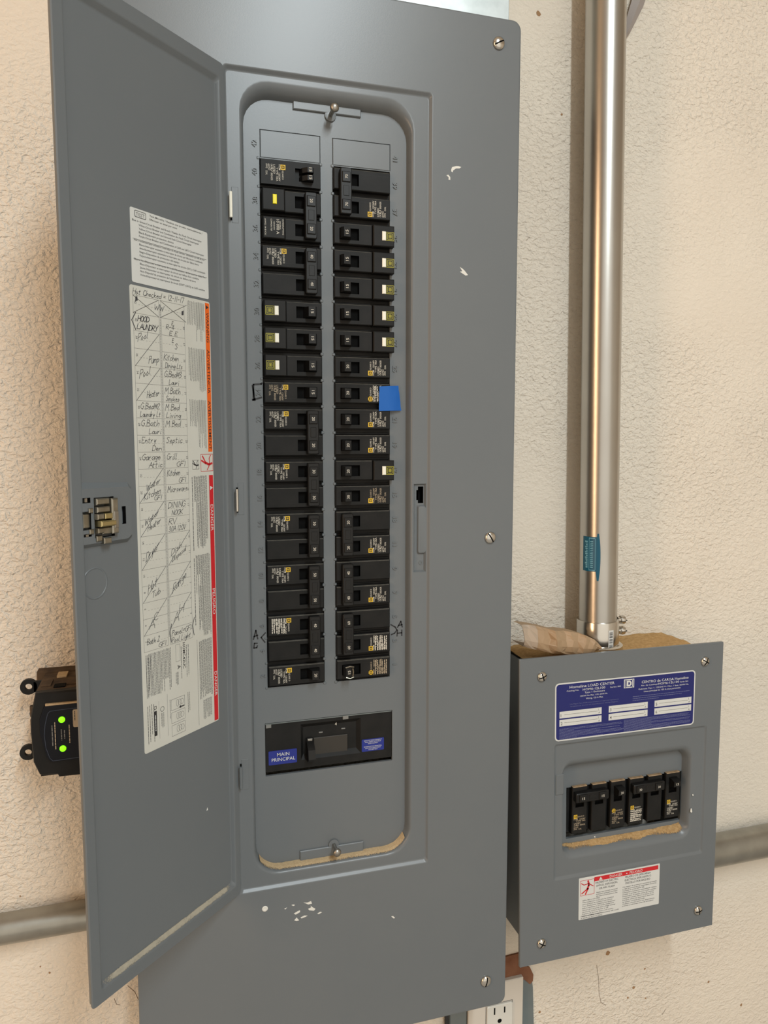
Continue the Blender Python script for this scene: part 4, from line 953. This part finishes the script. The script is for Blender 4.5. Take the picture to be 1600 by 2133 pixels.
# sawdust on the recess sill and on the cabinet top
b = MB(); rows = []
for j in range(8):
    r = []
    for i in range(61):
        u = i / 60; t = j / 7; x = sx0 + 2 + (sx1 - sx0 - 8) * u
        edge = 8.2 + 1.6 * noise.noise(Vector((u * 9, 0, 1))) + (1.5 if u > .85 else 0)
        y = 13.9 - t * edge; n = noise.noise(Vector((x * .25, t * 4, 2)))
        h = {0: 12.6, 1: 12.0, 2: 11.4, 3: 10.4, 4: 9.6, 5: 8.6, 6: 7.6, 7: 6.3}[j] + .5 * n + (.8 if u > .8 else 0)
        d = max(0, 6 - i, i - 56) * .9
        r.append(W(x, y, sz0 + h + d * .5))
    rows.append(r)
b.grid(rows, 'dustA'); o = b.build('sawdust', scover, SL, smooth=60); o['kind'] = 'stuff'; cover_attr(o, [[k * (.85 + .8 * noise.noise(Vector((i * .12, k, 6)))) * min(1, (i + 2) / 6, (62 - i) / 5) for i in range(61)] for k in (.5, .8, .9, .8, .6, .42, .25, .0)])
b = MB(); rows = []
for j in range(19):
    r = []
    for i in range(61):
        x = 341.5 + 246 * i / 60; y = 3.6 + (WY - 3.8) * j / 18
        if j == 0: z = -524.5
        else: z = -521.2 + 1.6 * noise.noise(Vector((x * .05, y * .07, 1))) + .8 * noise.noise(Vector((x * .22, y * .25, 4)))
        r.append((max(x, 362) if y > 5 else x, y, z))
    rows.append(r)
b.grid(rows, 'dust'); o = b.build('sawdust', sbox, SL, smooth=60); o['kind'] = 'stuff'; o['label'] = 'thick layer of tan sawdust'
# chips
for pts in ([(1438, 1690), (1439, 1684), (1441, 1684), (1442, 1691), (1440, 1693)], [(1442, 1655), (1444, 1654), (1445, 1657), (1443, 1658)], [(1237, 1743), (1240, 1741), (1240, 1745)]): chip(pts, 0 if pts[0][0] > 1300 else SDY, scover, SL)

# blue circuit label
lx0, lz1 = sp(1156.5, 1424.5); lx1, _ = sp(1449, 1394); _, lz0 = sp(1158, 1545)
b = MB(); YB = -.2; YT = -.3
b.rrect(lx0, lx1, lz0, lz1, 4.5, YB, 'paper', .2); b.rrect(lx0 + 1.5, lx1 - 1.5, lz0 + 1.5, lz1 - 1.5, 3.5, YB - .08, 'blue')
LW = lx1 - lx0; LH = lz1 - lz0
def bt2(t, u, v, cap, w, m='paper', al='c'): b.text(t, lx0 + LW * u, lz1 - LH * v, cap, YT - .02, m, width=LW * w, align=al)
bt2('Homeline', .155, .105, 3.0, .115); bt2('LOAD CENTER', .315, .105, 3.0, .185)
bt2('Catalog No.', .12, .155, 1.5, .085); bt2('HOM6-12L100', .265, .165, 2.5, .155); bt2('Series S01', .415, .165, 1.5, .075); bt2('Type 1 Enclosure', .27, .213, 1.9, .14); bt2('120/240 Vac Max, 1 PH, 60/60 Hz,', .265, .265, 1.5, .19); bt2('Wiring, 125 A Max.', .27, .318, 1.7, .12)
bt2('Use Plug-in Type HOM circuit breakers or approved replacement', .27, .385, 1.1, .34, 'bluetext'); bt2('breakers as shown on manufacturer wiring diagram', .27, .425, 1.1, .33, 'bluetext')
q0, q1 = lx0 + LW * .475, lx0 + LW * .548; zz0, zz1 = lz1 - LH * .20, lz1 - LH * .045
b.rect(q0, q1, zz0, zz1, YT, 'paper'); b.rect(q0 + 1.0, q1 - 1.0, zz0 + 1, zz1 - 1, YT - .04, 'blue'); squareD(b, (q0 + q1) / 2, (zz0 + zz1) / 2, 9.6, YT - .08, 'paper', 0, .78, .84)
bt2('CENTRO de CARGA Homeline', .775, .145, 3.0, .345); bt2('No. de Catalogo', .66, .195, 1.6, .12); bt2('HOM6-12L100', .80, .20, 2.5, .155); bt2('Serie S01', .915, .20, 1.5, .06); bt2('Gabinete Tipo 1, 120/240 V~ Max, 1 fase, 60/60 Hz,', .765, .255, 1.6, .37); bt2('Linea principal de 125 A max permitido', .755, .305, 1.7, .27)
for k, v in enumerate((.37, .405, .44)): b.greek(lx0 + LW * .54, lz1 - LH * v, LW * (.42, .36, .19)[k], .6, YT, 'bluetext')
for k, (u, v, wd) in enumerate(((.03, .635, .29), (.03, .785, .29), (.37, .635, .28), (.37, .785, .28), (.70, .635, .275), (.70, .785, .275))):
    # white boxes for circuits 1 to 6
    col = k // 2; v0 = (.49, .63)[k % 2] - col * .005
    xa, xb = lx0 + LW * u, lx0 + LW * (u + wd); za = lz1 - LH * (v0 + .115); zb = lz1 - LH * v0
    b.rect(xa, xb, za, zb, YT, 'paper'); b.text(str(k + 1), xa + 1.6, za + 1.5, 3.4, YT - .06, 'ink'); b.rect(xa + 6, xb - 5, (za + zb) / 2 - .14, (za + zb) / 2 + .14, YT - .06, 'ink'); b.text('L', xb - 4.2, (za + zb) / 2 + .6, 2.2, YT - .06, 'greyink'); b.text('A', xb - 4.2, za + .8, 2.2, YT - .06, 'greyink')
for k in range(10): 
    b.greek(lx0 + LW * .03, lz1 - LH * (.795 + .019 * k * 1.05), LW * (.43, .44, .10, .42, .28, .43, .45, .44, .12, .3)[k], .55, YT, 'bluetext')
for k in range(11): b.greek(lx0 + LW * .48, lz1 - LH * (.775 + .018 * k * 1.05), LW * (.48, .47, .49, .2, .49, .48, .2, .49, .49, .49, .34)[k], .55, YT, 'bluetext')
b.v = [W(*q) for q in b.v]; b.build('circuit_label', scover, SL)['label'] = 'blue circuit label with six numbered white boxes'
# danger label
dx0, dz1 = sp(1206, 1830); dx1, _ = sp(1374.5, 1799); _, dz0 = sp(1205, 1917)
b = MB(); b.rrect(dx0, dx1, dz0, dz1, 1.0, YB, 'paper', .2)
DW, DH = dx1 - dx0, dz1 - dz0
b.rect(dx0 + DW * .185, dx0 + DW * .98, dz1 - DH * .135, dz1 - DH * .035, YT, 'red'); b.text('DANGER', dx0 + DW * .45, dz1 - DH * .115, 3.0, YT - .05, 'paper', width=DW * .155, align='c'); b.text('PELIGRO', dx0 + DW * .70, dz1 - DH * .115, 3.0, YT - .05, 'paper', width=DW * .16, align='c'); b.rect(dx0 + DW * .575, dx0 + DW * .59, dz1 - DH * .10, dz1 - DH * .08, YT - .05, 'paper')
b.poly([(dx0 + DW * .24, dz1 - DH * .125), (dx0 + DW * .285, dz1 - DH * .125), (dx0 + DW * .262, dz1 - DH * .05)], YT - .05, 'paper')
YP2 = YT; man(dx0 + DW * .02, dz1 - DH * .425, DW * .165, 'red', 0, True, b)
for k, (t, w) in enumerate((('HAZARD OF ELECTRIC', .28), ('SHOCK, EXPLOSION,', .26), ('OR ARC FLASH', .19))): b.text(t, dx0 + DW * .34, dz1 - DH * (.20 + .075 * k), 2.3, YT, 'ink', width=DW * w, align='c')
for k, (t, w) in enumerate((('PELIGRO DE DESCARGA', .32), ('ELECTRICA, EXPLOSION O', .33), ('DESTELLO POR ARQUEO', .31))): b.text(t, dx0 + DW * .725, dz1 - DH * (.20 + .075 * k), 2.3, YT, 'ink', width=DW * w, align='c')
L1 = ['Apply appropriate personal', 'protective equipment and follow', 'safe electrical work practices. See', 'NFPA 70E or CSA Z462.', 'This equipment must only be installed', 'and serviced by qualified personnel.', 'Turn off all power supplying this equipment', 'before working on or inside equipment.', 'Always use a properly rated voltage sensing', 'device to confirm power is off.', 'Replace all devices, doors and covers', 'before turning on power.']
L2 = ['Use equipo de proteccion personal apropiado', 'y siga las practicas de seguridad electrica.', 'Consulte la norma NFPA 70E.', 'Solamente el personal especializado debera', 'instalar y prestar servicio a este equipo.', 'Desenergice el equipo antes de realizar', 'cualquier trabajo dentro o fuera de el.', 'Siempre utilice un dispositivo detector', 'de tension nominal adecuado.', 'Vuelva a colocar todos los dispositivos,', 'puertas y cubiertas antes de energizar.']
for k, t in enumerate(L1): b.text(t, dx0 + DW * (.21 if k < 3 else .045), dz1 - DH * (.425 + .046 * k), 1.35, YT, 'ink', width=DW * min(.40 if k > 2 else .26, len(t) * .0102))
for k, t in enumerate(L2): b.text(t, dx0 + DW * .535, dz1 - DH * (.425 + .046 * k), 1.35, YT, 'ink', width=DW * min(.43, len(t) * .0102))
b.text('Failure to follow these instructions will result', dx0 + DW * .03, dz0 + DH * .062, 1.5, YT, 'ink', width=DW * .46); b.text('in death or serious injury.', dx0 + DW * .03, dz0 + DH * .018, 1.5, YT, 'ink', width=DW * .26)
b.v = [W(*q) for q in b.v]; b.build('danger_label', scover, SL)['label'] = 'white danger label with red band'

# small panel's breakers, standing upright with handles at the top
GS = 'breakers in the small panel'
_p = W(ex0, 0, ez0)
SX = [_p[0] + 6.2 + 8.0 + 25.2 * k for k in range(6)]
ZB_ = -727.6
def sb(k, kind, rating, label, poles=1, dense=False, pm='print'):
    return breaker(k + 3, kind, rating, label, 'l', GS, at=(SX[k], SDY, ZB_), rot=-math.pi / 2, poles=poles, dense=dense, pm=pm)
sb(0, 'std', '15', 'leftmost black double breaker in the small panel with tied handles', 2, pm='printdim')
sb(2, 'std', '20', 'black single breaker between the two double breakers of the small panel', pm='printdim')
sb(3, 'std', '30', 'black double breaker right of centre in the small panel with dense white print', 2, dense=True)
sb(5, 'std', '15', 'rightmost black single breaker in the small panel beside the recess edge')

# ------------------------------------------------------------------ conduits
def conduit(name, label, p0, p1, r, m, n=40, group=None):
    b = MB(); b.tube([Vector(p0).lerp(Vector(p1), i / 12) for i in range(13)], r, n, m)
    L = p1
    t = thing(name, label, 'conduit', L, group=group)
    b.build('pipe', t, L, smooth=60); return t, L
ctop, cbot = (455.6, 54.0, 420), (468.6, 49.5, -522.5)
def cpt(z): t = (z - ctop[2]) / (cbot[2] - ctop[2]); return Vector(ctop).lerp(Vector(cbot), t)
cond, CL = conduit('electrical_conduit', 'shiny vertical steel conduit rising from the small panel', ctop, cbot, 22.1, 'emt')
b = MB(); ax = (Vector(ctop) - Vector(cbot)).normalized()
b.lathe(Vector(cbot) - Vector((0, 0, .5)), ax, [(0, 27.5), (2, 29.0), (6.5, 29.0), (8, 27.0), (8.6, 24.6), (36, 24.6), (36.8, 24.2), (37, 22.0)], 40, 'steel', False, False)
con = b.build('connector', cond, CL, smooth=35)
for z in (-488.6, -503.2):
    c = cpt(z); q = px(1287 if z > -495 else 1286, 1291 if z > -495 else 1313, c.y - 6)
    b = MB(); b.lathe((c.x + 23, c.y - 6, q.z), (1, -.12, 0), [(0, 3.4), (3.4, 3.4), (3.5, 5.0), (6.5, 5.3), (8.6, 4.9), (9.2, 3.6)], 16, 'steel'); b.box(c.x + 31.6, c.x + 32.6, c.y - 12, c.y - 2, q.z - .5, q.z + .5, 'void'); b.build('set_screw', con, CL, smooth=35)
def on_pipe(z, ang, r):
    """point on the pipe; ang = 0 faces the viewer along -Y, positive to the right"""
    c = cpt(z); a = math.radians(ang); return (c.x + r * math.sin(a), c.y - r * math.cos(a), z)
def pipe_patch(b, z0, z1, a0, a1, r, m, nz=6, na=8, shape=None):
    rows = []
    for j in range(nz + 1):
        v = j / nz; z = z0 + (z1 - z0) * v; w = shape(v) if shape else 1; mid = (a0 + a1) / 2
        rows.append([on_pipe(z, mid + (a0 + (a1 - a0) * i / na - mid) * w, r) for i in range(na + 1)])
    b.grid(rows, m)
b = MB(); pipe_patch(b, -518.5, -494.5, -3, 13.5, 24.75, 'paper')
for k in range(16):
    if k in (4, 9): continue
    z = -516.0 + 1.25 * k; pipe_patch(b, z, z + (.75 if k % 3 else .4), -.2, 10.5, 24.82, 'ink', 1, 4)
b.build('barcode_sticker', con, CL)['label'] = 'small white barcode sticker'
zt, zb = px(1212, 1121, 30).z, px(1212, 1194, 30).z; zc0, zc1 = px(1232, 1113, 30).z, px(1232, 1212, 30).z
b = MB(); pipe_patch(b, zb, zt, -84, -38, 22.22, 'teal'); pipe_patch(b, zc1, zc0, -42, -27, 22.2, 'teal', 12, 4, lambda v: math.sin(math.pi * min(max(v, .03), .97)) ** .45)
for a in (-62, -43): pipe_patch(b, zb + 2, zt - 2, a, a + 1.2, 22.3, 'tealprint')
for z in (zb + 1.2, zt - 2): pipe_patch(b, z, z + .7, -62, -43, 22.3, 'tealprint', 1)
n = 0; z = zt - 5
while z > zb + 5:
    l = random.uniform(.8, 1.8); pipe_patch(b, z - l, z, -74 + 2 * math.sin(z), -66, 22.3, 'tealprint', 1, 2); pipe_patch(b, z - l * .7, z, -58, -49, 22.3, 'tealprint', 1, 2); z -= l + .7
b.build('maker_sticker', cond, CL)['label'] = 'teal sticker half wrapped round the pipe'
# side conduits
pl = px(90, 1921, WY - 15); lz = pl.z
cl, LL = conduit('electrical_conduit', 'weathered conduit low on the wall left of the open door', (-700, WY - 15.2, lz), (-47, WY - 15.2, lz + .5), 14.9, 'emtold', 24)
p0, p1 = px(1494, 1769.5, WY - 20), px(1600, 1748, WY - 20)
cr_, LR = conduit('electrical_conduit', 'thick grey conduit low on the wall right of the small panel', (1500, WY - 21, p1.z + 1), (587, WY - 21, p0.z), 20.6, 'emtold', 28)

# grey strap running up behind the conduit
p = [px(1303, 82, 78), px(1310, 62, 78), px(1330, 8, 78), px(1346, -45, 78)]
b = MB(); b.loft([[(q.x - w, 86.5 - d, q.z), (q.x, 86.5 - d - 4, q.z), (q.x + w, 86.5 - d, q.z), (q.x, 87.9, q.z)] for q, w, d in zip(p, (2.0, 5.0, 8.5, 9), (1, 4, 6, 6))], 'greypipe', True, True)
o = b.build('metal_strap', None, smooth=20); tag(o, 'grey metal strap slanting up the wall behind the vertical conduit', 'strap')
b = MB(); p0 = px(1303, 110, 84); b.tube([(p0.x - 1, 87, p0.z + 14), (p0.x, 85.5, p0.z + 4), (p0.x, 86, p0.z - 6), (p0.x - 2, 87.2, p0.z - 16)], 2.2, 10, 'caulk'); o = b.build('caulk_drip', None, smooth=60); tag(o, 'white caulk drip on the wall behind the vertical conduit', 'caulk')

# galvanized wireway above the main panel
b = MB(); gx = px(1061, 18, 14).x
GLc = (135, WY, 130)
gw = thing('wireway', 'galvanized sheet metal wireway directly above the tall grey panel', 'wireway', GLc)
b.loft([rloop(-62, gx, 126, 420, 1.5, WY, 2), rloop(-62, gx, 126, 420, 1.5, 14.6, 2), rloop(-61.4, gx - .6, 126.6, 419, 1.2, 14, 2)], 'galv', False, True); b.build('body', gw, GLc, smooth=30)

# ------------------------------------------------------------------ folded brown paper on the small panel
b = MB(); rows = []
top = pxs([(1088, 1303), (1105, 1303), (1125, 1307), (1148, 1312), (1165, 1315), (1190, 1317), (1215, 1322), (1235, 1330), (1246, 1337), (1250, 1345)], 16)
bot = pxs([(1089, 1346), (1105, 1351), (1125, 1355), (1148, 1360), (1165, 1362), (1190, 1363), (1205, 1363), (1222, 1362), (1236, 1359), (1246, 1355)], 16)
N = 17
def interp(l, t):
    k = t * (len(l) - 1); i = min(int(k), len(l) - 2); f = k - i; return (l[i][0] * (1 - f) + l[i + 1][0] * f, l[i][1] * (1 - f) + l[i + 1][1] * f)
rp = random.Random(5)
prof = [(.97, 38), (1.0, 30), (1.0, 17.5), (.86, 15.0), (.62, 12.6), (.36, 11.4), (.12, 13.0), (0, 15), (0.0, 30), (.02, 44)]
fold = [rp.uniform(-2.6, 2.6) for _ in range(N)]
for j, (h, y) in enumerate(prof):
    r = []
    for i in range(N):
        t = i / (N - 1); tj = min(max(t + (rp.uniform(-.018, .018) if 0 < i < N - 1 else 0), 0), 1); a, c = interp(top, tj), interp(bot, tj)
        yy = y + fold[i] * (.4 + h) + rp.uniform(-1.1, 1.1) + max(0, t - .8) * 26 * (1 - h)
        x = c[0] + (a[0] - c[0]) * h; z = c[1] + (a[1] - c[1]) * h + (rp.uniform(-.7, .7) if .1 < h < .95 else 0)
        if h < .1: z = max(z, -521.0 + (.8 if y < 20 else .2))
        r.append((x, min(yy, 46 if t < .68 else 46 - (t - .68) * 78), z))
    rows.append(r)
b.grid(rows, 'kraft'); b.grid([[(x, y + .5, z - .1) for x, y, z in r] for r in rows][::-1], 'kraft')
# strip of clear packing tape left on the outer end
b.grid([[(x - .1, y - .35, z + .1) for x, y, z in r[:4]] for r in rows[2:8]], 'packtape')
o = b.build('folded_paper', None); tag(o, 'crumpled folded brown paper lying on top of the small panel beside the conduit', 'paper')

# ------------------------------------------------------------------ surge protector at the left
SPL = (-120, WY, -545)
spd = thing('surge_protector', 'black surge protector with two green lights behind the open door', 'surge protector', SPL)
def zs(x, y, Y): q = px(x * .1625, 1360 + y * .1625, Y); return (q.x, q.z)
XR = -48.0
b = MB()
zt_ = -503.6
b.box(-141, XR, 20, 74, -560, zt_ - 1, 'dustplastic', 1.5); b.box(-141, XR, 22, 74, -588, -560, 'black', 1); b.box(-149, XR, 74, WY, -584, zt_ + .5, 'dustplastic', .6)
spb = b.build('housing', spd, SPL)
b = MB()
for x in (-139.0, -116.0, -92.0):                      # ribs and vents on the dusty top
    b.box(x, x + 9, 30, 48, zt_ - 1.2, zt_ + .6, 'dustplastic', .4); b.box(x + 12, x + 22, 24, 34, zt_ - 1.2, zt_ + .05, 'void'); b.box(x + 11, x + 20, 54, 68, zt_ - 1.2, zt_ + 1.2, 'dust2', .5)
b.build('vent_rib', spb, SPL)
fr = [zs(450, 520, 14), zs(395, 800, 14), zs(392, 1000, 14), zs(430, 1400, 14), zs(510, 1560, 14), zs(740, 1553, 14), zs(760, 1588, 14), zs(1020, 1560, 14)]
fr = fr + [(XR, fr[-1][1] + 3), (XR, fr[0][1] + 1)]
cx_ = sum(q[0] for q in fr) / len(fr); cz_ = sum(q[1] for q in fr) / len(fr)
sc = lambda k: [(cx_ + (q[0] - cx_) * k, cz_ + (q[1] - cz_) * k) for q in fr]
b = MB(); b.loft([[(q[0], 22, q[1]) for q in fr], [(q[0], 14.5, q[1]) for q in fr], [(q[0], 13, q[1]) for q in sc(.97)]], 'black', False, True); bz = b.build('bezel', spd, SPL, smooth=25)
il = [zs(560, 680, 10), zs(500, 860, 10), zs(505, 1010, 10), zs(590, 1330, 10), zs(650, 1390, 10), zs(1060, 1345, 10)]; il += [(XR, il[-1][1]), (XR, il[0][1] + 1)]
b = MB(); b.loft([[(q[0], 13.2, q[1]) for q in il], [(q[0] + .4, 9.6, q[1] - .4) for q in il]], 'lens', False, True)
b.stroke([zs(*q, 9.4) for q in ((1060, 700), (900, 712), (640, 748), (610, 780), (578, 920), (568, 1060), (590, 1220), (640, 1350), (680, 1385), (1060, 1330))], .5, 9.35, 'lensline')
b.build('front_panel', spd, SPL)
b = MB(); q0 = zs(560, 690, 9); b.box(q0[0] + 1, XR, 9.8, 13, q0[1] - 1.4, q0[1] + 1.6, 'dust2', .5); o = b.build('sawdust', bz, SPL); o['kind'] = 'stuff'
for c in ((790, 860), (805, 1230)):
    q = zs(*c, 8.6); b = MB(); b.lathe((q[0], 9.7, q[1]), (0, -1, 0), [(0, 2.9), (.8, 2.8), (1.3, 2.0), (1.5, .3)], 18, 'led'); b.build('indicator_light', spd, SPL, smooth=50)['label'] = 'glowing green light'
b = MB()
a0, a1 = zs(930, 728, 9.3), zs(1045, 942, 9.3); b.rrect(a0[0], a1[0] + 1, a1[1], a0[1], 1.2, 9.3, 'printdim', .2)
for x, z0, l in ((-110.2, 0, 12), (-108.2, 0, 9)): b.greek(x, a0[1] - 1.5, l, .7, 9.2, 'ink', -90)
for (x, y), (x2, y2) in (((660, 930), (675, 1190)), ((695, 890), (710, 1235)), ((780, 980), (790, 1120)), ((820, 990), (824, 1100)), ((880, 920), (890, 1155)), ((1005, 1080), (1018, 1245)), ((1045, 1075), (1052, 1225))):
    s, e = zs(x, y, 9.5), zs(x2, y2, 9.5); b.greek(s[0], s[1], s[1] - e[1], .8, 9.3, 'printdim' if x == 880 or x == 695 else 'printfaint', -90)
b.build('printed_label', spd, SPL)
for c in ((370, 430), (365, 1268)):
    q = zs(*c, 52); b = MB(); n = 20; rr = []
    for y, rads in ((50, (3.2, 7.6)), (54, (7.6, 3.2))): 
        for r in rads: rr.append([(q[0] + r * math.cos(2 * math.pi * i / n), y, q[1] + r * math.sin(2 * math.pi * i / n)) for i in range(n)])
    rr.append(rr[0]); b.loft(rr, 'black'); b.box(q[0] + 4, q[0] + 14, 50, 54, q[1] - 6, q[1] + 5, 'black', .6); b.build('mounting_ear', spd, SPL, smooth=40)
b = MB()
for z0, z1 in ((-538, -528), (-548, -541)): b.box(-152, -142, 46, 52, z0, z1, 'dustplastic', .8)
b.box(-151, -142, 42, 56, -576, -550, 'black', .8); b.build('side_clip', spd, SPL)
b = MB(); b.tube([(-90, 46, -592), (-90, 46, -604), (-84, 48, -610), (XR, 50, -611)], 11, 20, 'emtold'); b.build('nipple', spd, SPL, smooth=60)

# ------------------------------------------------------------------ outlet at the bottom edge
OX0, OX1 = px(976, 2110, 80).x, px(1089.5, 2110, 80).x; OZ1 = px(1088, 2036, 80).z
OL = ((OX0 + OX1) / 2, WY, OZ1 - 130)
out = thing('wall_outlet', 'ivory wall outlet below the tall panel at the bottom edge', 'outlet', OL)
b = MB(); b.loft([rloop(OX0, OX1, OZ1 - 125, OZ1, 1.0, WY, 2), rloop(OX0, OX1, OZ1 - 125, OZ1, 1.0, 81, 2), rloop(OX0 + 1, OX1 - 1, OZ1 - 124, OZ1 - 1, 1.0, 80, 2)], 'plate', False, True); opl = b.build('cover_plate', out, OL)
r0 = px(1014, 2098, 79); r1 = px(1067, 2088, 79)
b = MB(); b.loft([rloop(r0.x, r1.x, r0.z - 70, r0.z + .5, 2.0, 80.2, 3), rloop(r0.x, r1.x, r0.z - 70, r0.z + .5, 2.0, 78.0, 3), rloop(r0.x + .8, r1.x - .8, r0.z - 69, r0.z - .3, 1.6, 77.2, 3)], 'socket', False, True)
rec = b.build('receptacle', out, OL)
b = MB()
for x, y, h in ((1030.5, 2107, 4.6), (1051.5, 2103, 4.0)): q = px(x, y, 77); b.rect(q.x - .95, q.x + .95, q.z - h, q.z + h, 77.1, 'void')
q = px(1041, 2126.5, 77); b.poly([(q.x + 2.9 * math.cos(a), q.z + 2.9 * math.sin(a)) for a in [i * math.pi / 6 for i in range(12)]], 77.1, 'void'); b.stroke([(r0.x - .6, r0.z - 69), (r0.x - .6, r0.z + 1.2), (r1.x + .6, r0.z + 1.2), (r1.x + .6, r0.z - 69)], .7, 79.9, 'greyink'); b.build('socket_slot', rec, OL)
# grey box and cable just left of the outlet
x0 = px(936, 2115, 84).x; x1 = px(974, 2115, 84).x
b = MB(); b.box(x0, OX0 - 1.5, 82, WY, OZ1 - 140, OZ1 - 6, 'boxgrey', .8); o = b.build('junction_box', None); tag(o, 'blue-grey box edge left of the ivory outlet', 'box')
q = px(931, 2105, 80); b = MB(); b.tube([(q.x - 4, 84, q.z + 30), (q.x, 82, q.z), (q.x + 2, 82, q.z - 60)], 2.6, 10, 'ink'); o = b.build('cable', None, smooth=60); tag(o, 'short black cable below the tall panel left of the outlet', 'cable')
